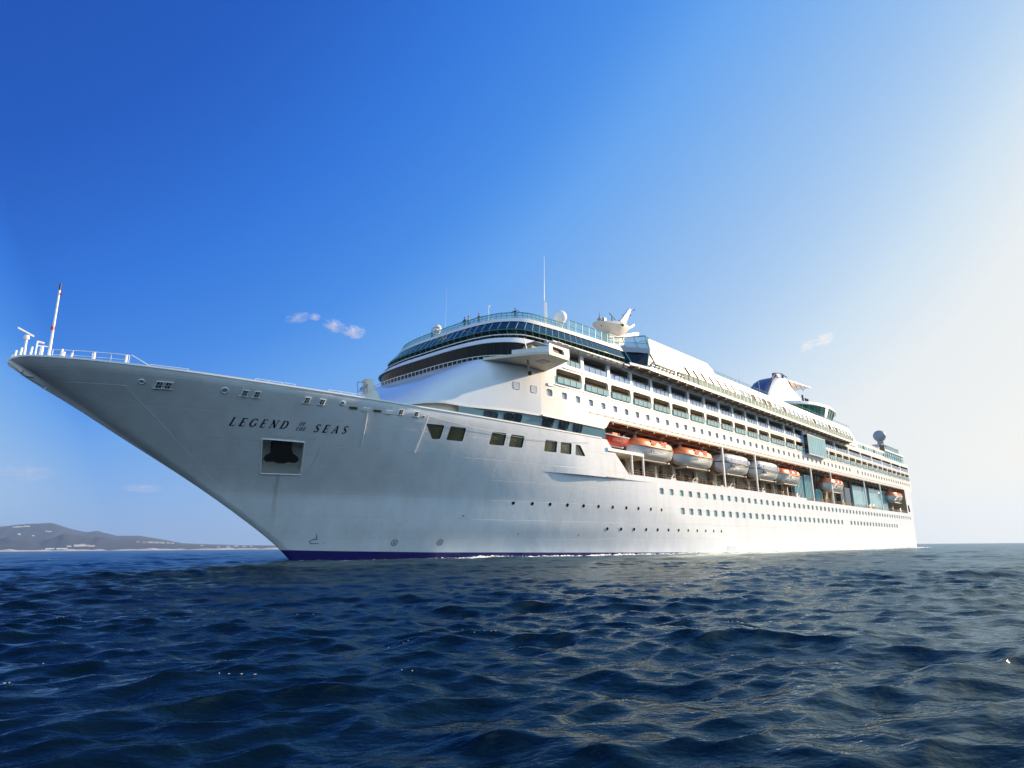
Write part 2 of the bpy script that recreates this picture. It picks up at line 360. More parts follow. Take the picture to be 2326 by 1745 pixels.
# bow section, closely gridded from the stem
def bow(z0, z1, nz, s1, upper, hole=None):
    P = (lambda s, z, d=0: hullP(s, z, d, upper))
    U = [0, .0015, .004, .009, .018, .032, .05, .075, .105, .14, .18, .225, .275, .33, .4, .47, .55, .63, .72, .81, .9, 1.0]
    f1 = z1 if callable(z1) else (lambda s: z1)
    end = s1 if callable(s1) else (lambda z: s1)
    for sg in (-1, 1):
        if sg == 1 and hole: e = lambda z: 33.
        else: e = end
        rows = []; nr = []
        for u in U:
            row = []; rn = []
            for j in range(nz+1):
                v = j/nz; z = z0*(1-v)+f1(0)*v; s = stem(z)*(1-u)+e(z)*u
                z = z0*(1-v)+f1(s)*v; s = stem(min(z, 17.98))*(1-u)+e(z)*u
                p = P(s, z); n = normal(P, max(s, stem(min(z, 17.98))+.01), z)
                if sg == 1: p = p*(1, -1, 1); n = n*(1, -1, 1)
                row.append(p); rn.append(n)
            rows.append(row); nr.append(rn)
        hm.grid(rows, nr)
bow(-3, 9.0, 10, 33., False)
bow(9.0, 11.31, 2, 19.6, False, True); bow(11.31, 12.8, 2, 19.6, True, True)
bow(12.8, zdeck, 6, 33., True)
band(hm, PHu, 9.0, 12.8, 19.6, 33., [(ANCH, .12)], ds=1.5, nz=3, pad=.6)
# midship section
band(hm, PHl, -3, 6.3, 33., SE, ds=2.2, nz=6)
band(hm, PHl, 6.3, 7.86, 33., SE, holesB, ds=2.2, nz=2)
band(hm, PHl, 7.86, 9.3, 33., SE, ds=2.2, nz=2)
band(hm, PHl, 9.3, 10.9, 33., SE, holesA, ds=2.2, nz=2)
band(hm, PHl, 10.9, ZK, 33., SE, ds=2.2, nz=1)
sb_ = [33+1.5*i for i in range(34)]                                   # underside of the knuckle ledge
hm.grid([[PHl(s, ZK), PHu(s, ZK)] for s in sb_], [[(0, 0, -1)]*2 for s in sb_])
band(hm, PHu, ZK, 12.2, 33., 153., ds=2.0, nz=1)
band(hm, PHu, ZK, 11.75, 153., SE, ds=4.0, nz=1)
hm.poly([PHu(153, 11.75), PHu(153, 12.2), PHu(153, 12.2, .25), PHu(153, 11.75, .25)])
band(hm, PHu, 12.2, 13.6, 33., se, ds=1.8, nz=1)
band(hm, PHu, 13.6, 15.95, 33., se, [(q, .16) for q in MOOR], ds=1.8, nz=2, pad=.3)
band(hm, PHu, 15.95, zdeck, 33., se, ds=1.8, nz=1)
band(hm, sideP, 11.75, 20.04, lambda z: 252.6, SE, [([(254.2, 12.3), (256.6, 12.3), (256.0, 14.6), (254.2, 14.6)], .1)], ds=3, nz=1, pad=.5)
# starboard side and stern
SH = lambda s, z, d=0: hullP(s, z, d, z > ZK)*(1, -1, 1)
rows = []
for s in [33+2.5*i for i in range(31)]+[112, 150, 200, 258.2]:
    rows.append([SH(s, z) for z in (-3, 0, 3, 6, 9, 11.3, 11.5, 14, 17.0, 20.04)])
hm.grid(rows, [[(p[1]*0+0, 1, 0) for p in r] for r in rows])
st = []
for k, (ds_, y) in enumerate([(0, -16), (1.2, -15.7), (2.8, -14.9), (4.6, -13), (6, -10), (6.8, -5), (7, 0), (6.8, 5), (6, 10), (4.6, 13), (2.8, 14.9), (1.2, 15.7), (0, 16)]):
    st.append([(SE(z)+ds_, y, z) for z in (-3, 0, 4, 8, 11.75, 16, 20.04)])
mbs = MB(); mbs.grid(st); mbs.poly([c[-1] for c in st]); mbs.build('transom', MT['hull'], ship, smooth=40)
hull_o = hm.build('hull', MT['hull'], ship, custom=True)
# lining that closes the bow behind the plating (recess floors, decks)
dk = MB()
rows = []
for s in [1.0, 2, 4, 7, 10, 14, 18, 24, 30, 36, 42, 48, 55, 62, 68]:
    z = zdeck(s)-1.15; h = hull(s, z, True)-.05; rows.append([(s, -h, z), (s, 0, z), (s, h, z)])
dk.grid(rows); dk.build('foredeck', MT['deck'], ship)
cp = MB()
for sg in (-1, 1):
    pts = []
    ss = [0, .02, .06, .15, .4, .8, 1.4, 2.2, 3.2, 4.5]+[6+1.5*i for i in range(43)]
    for s in ss:
        if s > 69.5: break
        z = zdeck(s); h = hull(s, min(z, 17.97), True) if s > 0 else 0.0; pts.append((s, sg*h, z))
    for a, b in zip(pts[:-1], pts[1:]):
        ia = (a[0], a[1]*.985+sg*-.02, a[2]); ib = (b[0], b[1]*.985-sg*.02, b[2])
        oa = (a[0], a[1]+sg*.07, a[2]); ob = (b[0], b[1]+sg*.07, b[2])
        t = .17
        cp.hexa([oa, ob, ib, ia], [(p[0], p[1], p[2]+t) for p in (oa, ob, ib, ia)])
cp.build('bulwark_cap', MT['cap'], ship)
# inner bulwark faces
# boot topping
bt = MB(); zb = lambda s: float(np.interp(s, [20, 27, 32, 45, 66, 86, 130, 150], [1.4, 1.30, 1.13, .82, .55, .33, .02, -.2]))
rows = []; nr = []
for i in range(150):
    row = []; rn = []
    for j in range(9):
        v = j/8; z = -2.5
        u = (i/149)**1.3
        for _ in range(3):
            s = stem(z)*(1-u)+150*u; z = -2.5*(1-v)+zb(s)*v
        p = PHl(s, z); n = normal(PHl, s+.01, z); row.append(p+n*.045); rn.append(n)
    rows.append(row); nr.append(rn)
bt.grid(rows, nr)
bt.build('boot_stripe', MT['boot'], ship, custom=True)
# sponson fender strips low on the side
sp = MB()
for a, b in ((107.7, 164.9), (176.1, 256.0)):
    a += 4; sp.prism([(a-4, -15.97, -.6), (a-4, -15.98, -.6), (a-4, -15.98, 1.3), (a-4, -15.97, 1.36)], [(a, -15.99, -.6), (a, -16.35, -.6), (a, -16.35, 1.2), (a, -15.99, 1.36)])
    sp.prism([(a, -15.99, -.6), (a, -16.35, -.6), (a, -16.35, 1.2), (a, -15.99, 1.36)], [(b, -15.99, -.6), (b, -16.35, -.6), (b, -16.35, 1.2), (b, -15.99, 1.36)])
sp.build('sponson', MT['hull'], ship)

# ------------------------------------------------------------------ windows of the side
cnt = 0; rest = MB(); restp = MB()
def cabin_window(P, q, r, depth, frame, glass, idx):
    global cnt
    rv = MB(); reveal(rv, P, q, r, depth); pn = MB(); pane(pn, P, q, r, depth*.93)
    if idx < 100:
        w = rv.build('cabin_window', frame, ship); pn.build('pane', glass, w)
    else:
        rest.add(rv.v, rv.f); restp.add(pn.v, pn.f)
allw = [(s, PHl, h, 'A') for s, h in zip(A_S, holesA)]+[(s, PHl, h, 'B') for s, h in zip(B_S, holesB)]+[(s, sideP, h, 'C') for s, h in zip(C_S, holesC) if s > 55.3]
allw.sort(key=lambda a: a[0])
for i, (s, P, (q, r), k) in enumerate(allw):
    cabin_window(P, q, r, .22, MT['cream'], MT['cabin2'] if k == 'C' else MT['cabin'], i)
ro = rest.build('cabin_window', MT['cream'], ship); tag(ro, kind='stuff'); restp.build('pane', MT['cabin'], ro)
for sx_ in [53.85, 56.92, 59.95, 63.1, 66.2, 69.25, 72.35, 75.5, 78.5, 81.8, 84.9]+[71.9+3.08*i for i in range(12)]:
    z = 7.07 if sx_ < 90 and len([1 for o in ship.children if o.name.startswith('porthole')]) < 11 else 3.9
    mb = MB(); c = PHl(sx_, z); n = normal(PHl, sx_, z)
    mb.lathe(c, [(.31, -.02), (.31, .008), (.25, .010)], 14, n)
    po = mb.build('porthole', MT['cream'], ship); pb = MB(); pb.lathe(c, [(.25, .013), (.001, .013)], 14, n); pb.build('pane', MT['bglass'], po)
for q in MOOR:
    mb = MB(); reveal(mb, PHu, q, .16, .3); w = mb.build('mooring_window', MT['dark'], ship); pb = MB(); pane(pb, PHu, q, .16, .22); pb.build('pane', MT['oglass'], w)
# anchor pocket and anchor
mb = MB(); PA = lambda s, z, d=0: hullP(s, z, 0, True)*1.0+np.array((d*.30, d*.9, .0))
H = loop(ANCH, .12); n_ = len(H)
back = [PA(a[0], a[1]*.86+1.55, 2.6)if a[1] < 11 else PA(a[0], a[1], 2.6) for a in H]
mb.add([PA(a[0], a[1]) for a in H]+back, [(i, (i+1) % n_, n_+(i+1) % n_, n_+i) for i in range(n_)]+[tuple(range(n_, 2*n_))])
pk = mb.build('anchor_pocket', MT['white'], ship)
mb = MB()
for i in range(n_):
    a, b = PA(*H[i]), PA(*H[(i+1) % n_]); mb.tube(a+np.array((0, -.03, 0)), b+np.array((0, -.03, 0)), .07, None, 5)
mb.build('rim', MT['cap'], pk)
def AQ(u, v, d):       # place inside the pocket: u aft, v down, d inboard
    q = [np.array(p) for p in (ANCH[3], ANCH[2], ANCH[1], ANCH[0])]
    p = (q[0]*(1-u)+q[1]*u)*(1-v)+(q[3]*(1-u)+q[2]*u)*v
    return PA(p[0], p[1], d)
bell = [(.28, -.02), (.28, .2), (.24, .34), (.11, .45), (.08, .55), (.15, .61), (.34, .60), (.42, .64), (.60, .64), (.68, .60), (.86, .61), (.92, .55), (.90, .45), (.76, .34), (.72, .2), (.72, -.02)]
mb = MB(); mb.prism([AQ(u, v, .35) for u, v in bell], [AQ(u, v, 1.1) for u, v in bell]); an_ = mb.build('anchor', MT['black'], ship)
mb = MB(); mb.prism([AQ(u, v, .2) for u, v in ((.42, -.02), (.42, .50), (.60, .50), (.60, -.02))], [AQ(u, v, .4) for u, v in ((.42, -.02), (.42, .50), (.60, .50), (.60, -.02))]); mb.build('shank', MT['dark'], an_)
mb = MB(); mb.prism([AQ(u, v, 1.15) for u, v in ((.25, -.02), (.25, .30), (.75, .30), (.75, -.02))], [AQ(u, v, 1.3) for u, v in ((.25, -.02), (.25, .30), (.75, .30), (.75, -.02))]); mb.build('hawse_opening', MT['black'], pk)
# panel weld outline below the pocket, fairleads, rollers
def hp(s, z, d=.02): return PHu(s, z)+normal(PHu, s, z)*d
mb = MB(); ol = [hp(22.4, 9.2), hp(22.77, 7.5), hp(26.56, 7.49), hp(26.42, 9.2)]; mb.path(ol, .018, 4); mb.build('weld_seam', MT['white'], ship)
mb = MB()
kn = [(3.11, 16.2), (8.05, 16.1), (12.5, 12.95), (16.57, 9.96), (22.75, 5.14), (27.2, 1.6)]
pts = []
for (a, b), (c, d) in zip(kn[:-1], kn[1:]):
    for i in range(8): pts.append(hp(a+(c-a)*i/8, b+(d-b)*i/8, .0))
mb.path(pts, .02, 4); mb.build('knuckle_weld', MT['white'], ship)
for s, z, r in ((9.06, 16.52, .24), (15.74, 16.42, .30), (27.17, 16.5, .24), (37.07, 16.22, .16)):
    mb = MB(); n = normal(PHu, s, z); mb.lathe(PHu(s, z), [(r*1.12, -.03), (r*1.12, .07), (r*.9, .09), (r*.8, .02)], 16, n)
    f = mb.build('round_fairlead', MT['cap'], ship, smooth=30); pb = MB(); pb.lathe(PHu(s, z), [(r*.82, .025), (.001, .02)], 16, n)
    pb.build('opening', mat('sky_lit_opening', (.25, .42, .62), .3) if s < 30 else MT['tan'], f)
for s in (10.45, 11.14, 17.54, 18.64, 23.49, 25.03, 34.1, 36.07):
    mb = MB(); z = 16.38; w, h = .24, .26
    mb.path([hp(s-w*1.6, z-h, .08), hp(s+w*1.6, z-h, .08)], .045); mb.path([hp(s-w*1.3, z+h, .07), hp(s+w*1.3, z+h, .07)], .04)
    for e in (-1, 1): mb.path([hp(s+e*w, z-h, .06), hp(s+e*w, z+h, .06)], .05)
    f = mb.build('roller_fairlead', MT['cap'], ship)
    pb = MB(); pb.poly([hp(s-w, z-h, .03), hp(s+w, z-h, .03), hp(s+w, z+h, .03), hp(s-w, z+h, .03)]); pb.build('opening', MT['black'], f)
    pb = MB(); pb.path([hp(s-w*.1, z-h*.8, .09), hp(s+w*.1, z+h*.8, .09)], .055); pb.path([hp(s-w*.8, z, .08), hp(s+w*.8, z, .08)], .05); pb.build('roller', MT['grey'], f)
for s, z, m in ((28.5, 16.2, 'oglass'), (29.98, 16.17, 'cap'), (31.3, 16.2, 'oglass'), (32.66, 16.2, 'cap')):
    mb = MB(); L = .42; hh = .1 if m == 'oglass' else .17
    mb.prism([hp(s-L, z-hh, .0), hp(s+L, z-hh, .0), hp(s+L*1.1, z, .0), hp(s+L, z+hh, .0), hp(s-L, z+hh, .0), hp(s-L*1.1, z, 0)],
             [hp(s-L, z-hh, .09), hp(s+L, z-hh, .09), hp(s+L*1.1, z, .09), hp(s+L, z+hh, .09), hp(s-L, z+hh, .09), hp(s-L*1.1, z, .09)])
    mb.build('mooring_slot' if m == 'oglass' else 'mooring_pocket', MT[m], ship)
for a, b in (((30.18, 15.92), (30.98, 12.78)), ((37.57, 16.55), (37.51, 12.31))):
    mb = MB(); n = 8; mb.path([hp(a[0]+(b[0]-a[0])*i/n, a[1]+(b[1]-a[1])*i/n, .16) for i in range(n+1)], .085, 7); mb.build('fender_bar', MT['hull'], ship, smooth=60)
mb = MB(); n = 14; mb.path([hp(37.6+(66-37.6)*i/n, 16.4-(16.4-15.35)*math.sin(math.pi*min(1, i/n*.9))*1.0, .12) for i in range(n+1)], .022, 4); mb.build('mooring_line', MT['cap'], ship)
mb = MB(); p_ = PHu(3.1, 15.9)+normal(PHu, 3.1, 15.9)*.03; mb.ball(p_, .13, 1, 8); mb.build('bow_light', MT['cap'], ship, smooth=60)

# ------------------------------------------------------------------ lettering and marks (serif italic capitals drawn with strokes)
def arc(cx, cy, rx, ry, a0, a1, n=14, w0=.08, w1=.08, wm=.22):
    return [(cx+rx*math.cos(R(a)), cy+ry*math.sin(R(a)), w0+(wm-w0)*abs(math.cos(R(a)))) for a in np.linspace(a0, a1, n)]
def serif(x, y, w=.17): return [(x-w, y, .07), (x+w, y, .07)]
TH, TN = .22, .09
GL = {
 'L': (.62, [[(.15, 0, TH), (.15, 1, TH)], serif(.15, .98), [(.02, .025, TN), (.6, .025, TN)], [(.58, .02, .05), (.62, .25, .04)]]),
 'E': (.66, [[(.15, 0, TH), (.15, 1, TH)], [(.02, .025, TN), (.62, .025, TN)], [(.02, .975, TN), (.6, .975, TN)], [(.15, .5, TN), (.48, .5, TN)], [(.6, .02, .05), (.65, .24, .04)], [(.58, .98, .05), (.6, .78, .04)], [(.48, .4, .04), (.48, .6, .04)]]),
 'G': (.82, [arc(.42, .5, .36, .48, 50, 310, 18), [(.72, .12, TH), (.72, .42, TH)], serif(.72, .42, .14), [(.68, .92, .05), (.72, .7, .05)]]),
 'N': (.86, [[(.15, 0, TN), (.15, 1, TN)], [(.13, .98, TH), (.74, .03, TH)], [(.75, 0, TN), (.75, 1, TN)], serif(.13, .02), serif(.08, .98, .1), serif(.75, .98)]),
 'D': (.84, [[(.15, 0, TH), (.15, 1, TH)], serif(.15, .02), serif(.15, .98), [(.1, .03, TN), (.38, .03, TN)], [(.1, .97, TN), (.38, .97, TN)], arc(.36, .5, .4, .47, -90, 90, 14)]),
 'O': (.84, [arc(.42, .5, .36, .48, 0, 360, 24)]),
 'F': (.62, [[(.15, 0, TH), (.15, 1, TH)], serif(.15, .02), [(.02, .975, TN), (.6, .975, TN)], [(.15, .5, TN), (.46, .5, TN)], [(.58, .98, .05), (.6, .75, .04)], [(.46, .4, .04), (.46, .6, .04)]]),
 'T': (.72, [[(.36, 0, TH), (.36, 1, TH)], serif(.36, .02), [(.04, .975, TN), (.68, .975, TN)], [(.05, .98, .05), (.04, .78, .04)], [(.67, .98, .05), (.68, .78, .04)]]),
 'H': (.86, [[(.15, 0, TH), (.15, 1, TH)], [(.7, 0, TH), (.7, 1, TH)], [(.15, .5, TN), (.7, .5, TN)], serif(.15, .02), serif(.15, .98), serif(.7, .02), serif(.7, .98)]),
 'S': (.60, [[(.55, .78, .04), (.53, .95, .05)], arc(.31, .74, .21, .23, 40, 200, 10, .08, .08, .18)+[(.2, .58, .19), (.42, .43, .20)]+arc(.3, .26, .23, .24, 20, -150, 10, .08, .08, .18), [(.07, .24, .04), (.08, .05, .05)]]),
 'A': (.82, [[(.1, .02, TN), (.44, 1, TN)], [(.42, 1, TH*.8), (.72, .02, TH)], [(.2, .34, TN), (.6, .34, TN)], serif(.1, .02), serif(.72, .02)]),
}
lt = MB(); LN = [0]
def stroke(pts, mapf):
    pts = [(p[0], p[1], p[2]) for p in pts]
    L, Rr = [], []
    for i, (x, y, w) in enumerate(pts):
        a = pts[max(0, i-1)]; b = pts[min(len(pts)-1, i+1)]; d = unit(np.array((b[0]-a[0], b[1]-a[1])))
        nx, ny = -d[1], d[0]
        L.append((x+nx*w/2, y+ny*w/2)); Rr.append((x-nx*w/2, y-ny*w/2))
    LN[0] += 1; off = .016+.0006*(LN[0] % 11)
    for i in range(len(pts)-1):
        q = [L[i], L[i+1], Rr[i+1], Rr[i]]
        lt.poly([mapf(a, b, off) for a, b in q])
def word(txt, sA, sB, zl, zr, h, shear=.12):
    wid = [GL[c][0] for c in txt]; tot = sum(wid); gap = ((sB-sA)/h-tot)/max(1, len(txt)-1) if len(txt) > 1 else 0
    x = 0
    for c in txt:
        def mp(a, b, off, x=x):
            u = x+a+shear*(b-.5); s = sA+u*h; z = zl+(zr-zl)*(s-sA)/(sB-sA)+b*h
            return hp(s, z, off)
        for st_ in GL[c][1]: stroke(st_, mp)
        x += GL[c][0]+gap
word('LEGEND', 17.5, 22.75, 13.50, 13.57, .74)
word('OF', 23.82, 24.38, 14.0, 14.02, .33); word('THE', 23.66, 24.62, 13.50, 13.54, .34)
word('SEAS', 25.5, 28.85, 13.50, 13.60, .76)
lt.build('name_lettering', MT['name'], ship)
def mark(name, strokes):
    mb = MB()
    for p in strokes:
        pts = [PHl(s, z)+normal(PHl, s, z)*.015 for s, z in p]
        mb.path(pts, .035, 4)
    mb.build(name, MT['name'], ship)
mark('bulb_mark', [[(30.41, 2.95), (30.63, 2.45), (30.2, 2.42), (29.98, 2.28), (29.98, 2.08), (30.21, 1.95), (30.95, 1.95)], [(31.5, 2.0), (31.58, 2.0)]])
for s in (39.37, 45.02):
    ci = [(s+.36*math.cos(t), 2.03+.34*math.sin(t)) for t in np.linspace(0, 2*math.pi, 17)]
    mark('thruster_mark', [ci, [(s-.24, 1.79), (s+.24, 2.27)], [(s-.24, 2.27), (s+.24, 1.79)]])
for s, z in ((47.0, 5.3), (55.8, 3.1), (66.4, 3.0)):
    mb = MB(); mb.lathe(PHl(s, z), [(.12, -.02), (.12, .05), (.001, .05)], 8, normal(PHl, s, z)); mb.build('overboard_outlet', MT['grey'], ship)

# ------------------------------------------------------------------ superstructure side wall
wl = MB()
band(wl, sideP, 18.7, 20.04, 55.3, se, ds=2, nz=1)
UE = 264.0
band(wl, sideP, 20.04, 21.1, 55.3, UE, ds=3, nz=1)
band(wl, sideP, 21.1, 22.9, 55.3, UE, [h for h, s in zip(holesC, C_S) if s > 55.3], ds=3, nz=1)
band(wl, sideP, 22.9, 23.35, 55.3, UE, ds=3, nz=1)
P1 = [58.1, 64.65, 71.45, 77.75, 84.0, 90.3, 96.9, 103.2, 109.45, 115.6, 121.75, 127.85, 134.1, 143.3, 149.75, 155.9]
P1b = [168.4, 174.2, 180.1, 186.1, 192.0, 198.2, 204.3, 210.1, 216.1, 221.9, 227.7, 233.5, 239.6, 245.4, 251.4, 257.2, 263.3]
P2 = [60.4, 64.55, 71.35, 77.7, 84.0, 90.35, 96.95, 103.2, 109.45, 115.6, 121.85, 127.9, 134.1, 143.35, 149.8, 155.9]
P2b = [168.4, 180.1, 192.3, 204.35, 216.1, 228.0, 239.7, 251.8, 263.4]
def opening(a, b, z0, z1, k=.36): return [(a+k, z0), (b-k, z0), (b-k, z1), (a+k, z1)]
bays1 = [(a, b, 23.7, 25.82) for a, b in list(zip(P1[:-1], P1[1:]))+list(zip(P1b[:-1], P1b[1:]))]
bays2 = [(a, b, 26.72, 28.85) for a, b in zip(P2[:-1], P2[1:])]+[(a, b, 26.6, 28.75 if a < 190 else 28.35) for a, b in zip(P2b[:-1], P2b[1:])]
band(wl, sideP, 23.35, 26.2, 55.3, UE, [(opening(a, b, c, d), .38) for a, b, c, d in bays1], ds=3, nz=1, pad=.12)
band(wl, sideP, 26.2, 29.5, 56.5, UE, [(opening(a, b, c, d), .3) for a, b, c, d in bays2], ds=3, nz=1, pad=.12)
wl.build('side_wall', MT['white'], ship, custom=True)
# inner volume: cabin front behind the balconies, deck slabs
mb = MB(); mb.box(57, 263.6, -14.1, 14.1, 22.7, 29.3); mb.build('cabin_front', MT['tan'], ship)
mb = MB()
for z in (23.0, 26.0): mb.box(56.6, 263.8, -15.93, 15.93, z, z+.34)
mb.box(56.6, 263.8, -15.93, 15.93, 29.2, 29.45)
mb.box(71.6, 263.8, -15.9, 15.9, 20.05, 20.4)
mb.build('deck_slab', MT['white'], ship)
mb = MB(); mb.box(48, 262.5, -11.6, 11.6, 15.2, 22.9); mb.box(80, 252, -14.6, 14.6, 8.5, 11.3); mb.build('hull_core', MT['tan'], ship)
mb = MB(); mb.box(56, 263.9, 15.95, 16.1, 20.04, 29.5); mb.box(263.9, 264.1, -15.99, 15.99, 20.04, 29.4); mb.build('far_wall', MT['white'], ship)

for k, (bays, gm_, row) in enumerate(((bays1, 'balglass', 1), (bays2, 'balblue', 2))):
    for (a, b, z0, z1) in bays:
        rv = MB(); reveal(rv, sideP, opening(a, b, z0, z1), .38 if row == 1 else .3, .45)
        o = rv.build('balcony', MT['white'] if row == 2 else MT['cream'], ship)
        # glass screen slightly proud of the wall on row one
        zt = z0+.88; out_ = .16 if row == 1 else -.08
        g = MB(); n = max(3, int(round((b-a-.7)/1.5)))
        for i in range(n):
            s_0 = a+.42+(b-a-.84)*i/n+.05; s_1 = a+.42+(b-a-.84)*(i+1)/n-.05
            g.add([sideP(s_0, z0+.02, -out_), sideP(s_1, z0+.02, -out_), sideP(s_1, zt, -out_), sideP(s_0, zt, -out_)], [(0, 1, 2, 3)])
        g.build('glass_panel', MT[gm_ if not (row == 2 and a < 64) else 'balglass'], o)
        st2 = MB()
        for i in range(1, n): s_ = a+.42+(b-a-.84)*i/n; st2.tube(sideP(s_, z0-.05, -out_-.02), sideP(s_, zt+.02, -out_-.02), .045, None, 5)
        st2.build('stanchion', MT['grey'] if row == 1 else MT['navy'], o)
        hr = MB(); hr.tube(sideP(a+.38, zt+.1, -out_), sideP(b-.38, zt+.1, -out_), .05, None, 6); hr.build('handrail', MT['wood'] if row == 1 else MT['navy'], o)
        if a < 190:
            dv = MB(); m = (a+b)/2 if b-a < 9 else None
            for c in ([m] if m else [a+(b-a)/3, a+2*(b-a)/3]):
                prof = [(-14.12, z0-.35), (-15.75, z0-.35)]+[(-14.12-1.63*math.cos(t)**.8 if t < 1.57 else -14.12, z0-.35+2.0*math.sin(t)) for t in np.linspace(.35, 1.5, 6)]+[(-14.12, z0+1.65)]
                if row == 1: dv.prism([(c-.05, y, z) for y, z in prof], [(c+.05, y, z) for y, z in prof])
            if row == 1: dv.build('divider', MT['cream'], o)
            nd = 2 if b-a < 9 else 3
            for i in range(nd):
                dr = MB(); c0 = a+(b-a)*(i+.18)/nd; dr.box(c0, c0+(b-a)/nd*.55, -14.16, -14.12, z0-.3, z1-.15); dr.build('door', MT['dglass'], o)
# white rail line along the head of the upper openings
mb = MB(); mb.tube((57, -16.3, 29.28), (191, -16.15, 29.28), .09, None, 6); mb.build('rubbing_rail', MT['cap'], ship)
mb = MB()
for z, a, b in ((26.22, 60, 262.5), (23.38, 58, 262.5)): mb.box(a, b, -16.07, -15.98, z-.06, z+.06)
mb.build('deck_edge_moulding', MT['cap'], ship)
mb = MB(); mb.tube((66, -16.12, 20.55), (250, -16.12, 20.55), .03, None, 4)
for i in range(93): mb.tube((66+2*i, -16.0, 20.62), (66+2*i, -16.14, 20.5), .05, None, 4)
mb.build('side_light_rail', MT['grey'], ship)
# glass lounge band under the lip
bp_ = MB(); band(bp_, lambda s, z, d=0: sideP(s, z, d+.16), lambda s: 17.05, lambda s: float(np.interp(s, [41.8, 45, 47, 51, 55.3], [18.12, 18.1, 18.2, 18.45, 18.68])), 41.8, se, ds=1.5, nz=1, Pn=sideP)
bo = bp_.build('lounge_glass_band', MT['blueglass'], ship, custom=True)
for a, b in ((45.7, 47.9), (49.0, 50.4), (50.5, 52.0), (56.0, 58.0), (59.3, 61.2), (62.4, 64.3)):
    tz = float(np.interp(a, [45, 51, 55.3], [17.98, 18.3, 18.55])); q = [(a, 17.25), (b, 17.25), (b, tz), (a, tz)]
    mb = MB(); H = loop(q, .3); mb.poly([sideP(x[0], x[1], .12) for x in H])
    w = mb.build('lounge_window', MT['dglass'], ship); fr = MB(); fr.path([sideP(x[0], x[1], .1) for x in H+[H[0]]], .05, 4); fr.path([sideP((a+b)/2, 17.25, .1), sideP((a+b)/2, tz, .1)], .04, 4)
    fr.build('frame', MT['black'], w)

# ------------------------------------------------------------------ rounded front (whaleback) and lip
LIP = [(33, 0, 17.3), (33.3, -3.5, 17.35), (34.0, -7, 17.45), (35.0, -9.8, 17.7), (36.6, -12.0, 18.05), (39.5, -13.35, 18.42), (43, -14.1, 18.35), (47, -14.75, 18.5), (51, -15.2, 18.68), (55.3, -15.68, 18.7)]
TOP = [(45.6, 0, 25.2), (45.6, -3.5, 25.2), (45.7, -7, 25.2), (45.8, -9.8, 25.2), (46.1, -12.0, 25.2), (46.9, -13.4, 25.2), (48.3, -14.4, 25.2), (50.2, -15.1, 25.2), (52.6, -15.55, 25.2), (55.3, -15.72, 25.2)]
def cat(P, n):
    P = [np.array(p, float) for p in P]; P = [2*P[0]-P[1]]+P+[2*P[-1]-P[-2]]; out = []
    for i in range(1, len(P)-2):
        for k in range(n):
            t = k/n; a, b, c, d = P[i-1:i+3]
            out.append(.5*((2*b)+(-a+c)*t+(2*a-5*b+4*c-d)*t*t+(-a+3*b-3*c+d)*t**3))
    out.append(P[-2]); return out
lp, tp = cat(LIP, 6), cat(TOP, 6)
lp = [p*(1, -1, 1) for p in lp[::-1]][:-1]+lp; tp = [p*(1, -1, 1) for p in tp[::-1]][:-1]+tp
dm = MB(); rows = []
for i, (a, b) in enumerate(zip(lp, tp)):
    f = i/(len(lp)-1)*2-1; cr = math.exp(-((abs(f)-.42)/.22)**2)
    row = []
    for j in range(15):
        v = j/14; p = a*(1-v)+b*v
        hz = unit(np.array((-1 if abs(f) < .9 else -.3, math.copysign(abs(f), p[1]) if p[1] else 0, 0)))
        bul = (.75*cr+.25)*math.sin(math.pi*v)*.9*(1-min(1, abs(f))**8)
        p = p+hz*bul*.55+np.array((0, 0, bul*.35)); row.append(p)
    rows.append(row)
dm.grid(rows)
dm.build('front_dome', MT['dome'], ship, smooth=50)
mb = MB()
for a, b in zip(lp[:-1], lp[1:]):
    c = np.array((44, 0, 0)); ia = a+unit((c-a)*(1, 1, 0))*.7; ib = b+unit((c-b)*(1, 1, 0))*.7
    oa = a-unit((c-a)*(1, 1, 0))*.05; ob = b-unit((c-b)*(1, 1, 0))*.05
    mb.hexa([oa-(0, 0, .22), ob-(0, 0, .22), ib-(0, 0, .22), ia-(0, 0, .22)], [oa+(0, 0, .03), ob+(0, 0, .03), ib+(0, 0, .03), ia+(0, 0, .03)])
mb.box(55.3, 69.6, -16.0, -15.6, 18.5, 18.72)
mb.build('dome_lip', MT['white'], ship)
mb = MB()
for a, b in zip(lp[:-1], lp[1:]):
    c = np.array((44, 0, 0)); ia = a+unit((c-a)*(1, 1, 0))*.62; ib = b+unit((c-b)*(1, 1, 0))*.62
    if ia[0] < 43: mb.add([(*ia[:2], 15.5), (*ib[:2], 15.5), (*ib[:2], ib[2]-.2), (*ia[:2], ia[2]-.2)], [(0, 1, 2, 3)])
mb.build('mooring_deck_wall', MT['cream'], ship)
# two cabin windows on the curve of the front
from mathutils.bvhtree import BVHTree
DB = BVHTree.FromPolygons([Vector(v) for v in dm.v], dm.f)
def domeP(s, z, d=0):
    h_ = DB.ray_cast(Vector((s, -40, z)), Vector((0, 1, 0)))
    y = h_[0].y if h_[0] else -15.8
    return np.array((s, y+d, z))
for s in C_S[:2]:
    q = rect(s, 22.02, 1.15, .98)
    mb = MB(); H = loop(q, .2); mb.path([domeP(a[0], a[1], -.02) for a in H+[H[0]]], .045, 5); w = mb.build('cabin_window', MT['cream'], ship)
    pn = MB(); pn.poly([domeP(a[0], a[1], -.03) for a in H]); pn.build('pane', MT['cabin2'], w)
mb = MB(); mb.tube((40.6, -9.6, 21.2), (41.5, -12.0, 21.3), .09, None, 5); mb.build('dome_vent', MT['black'], ship)

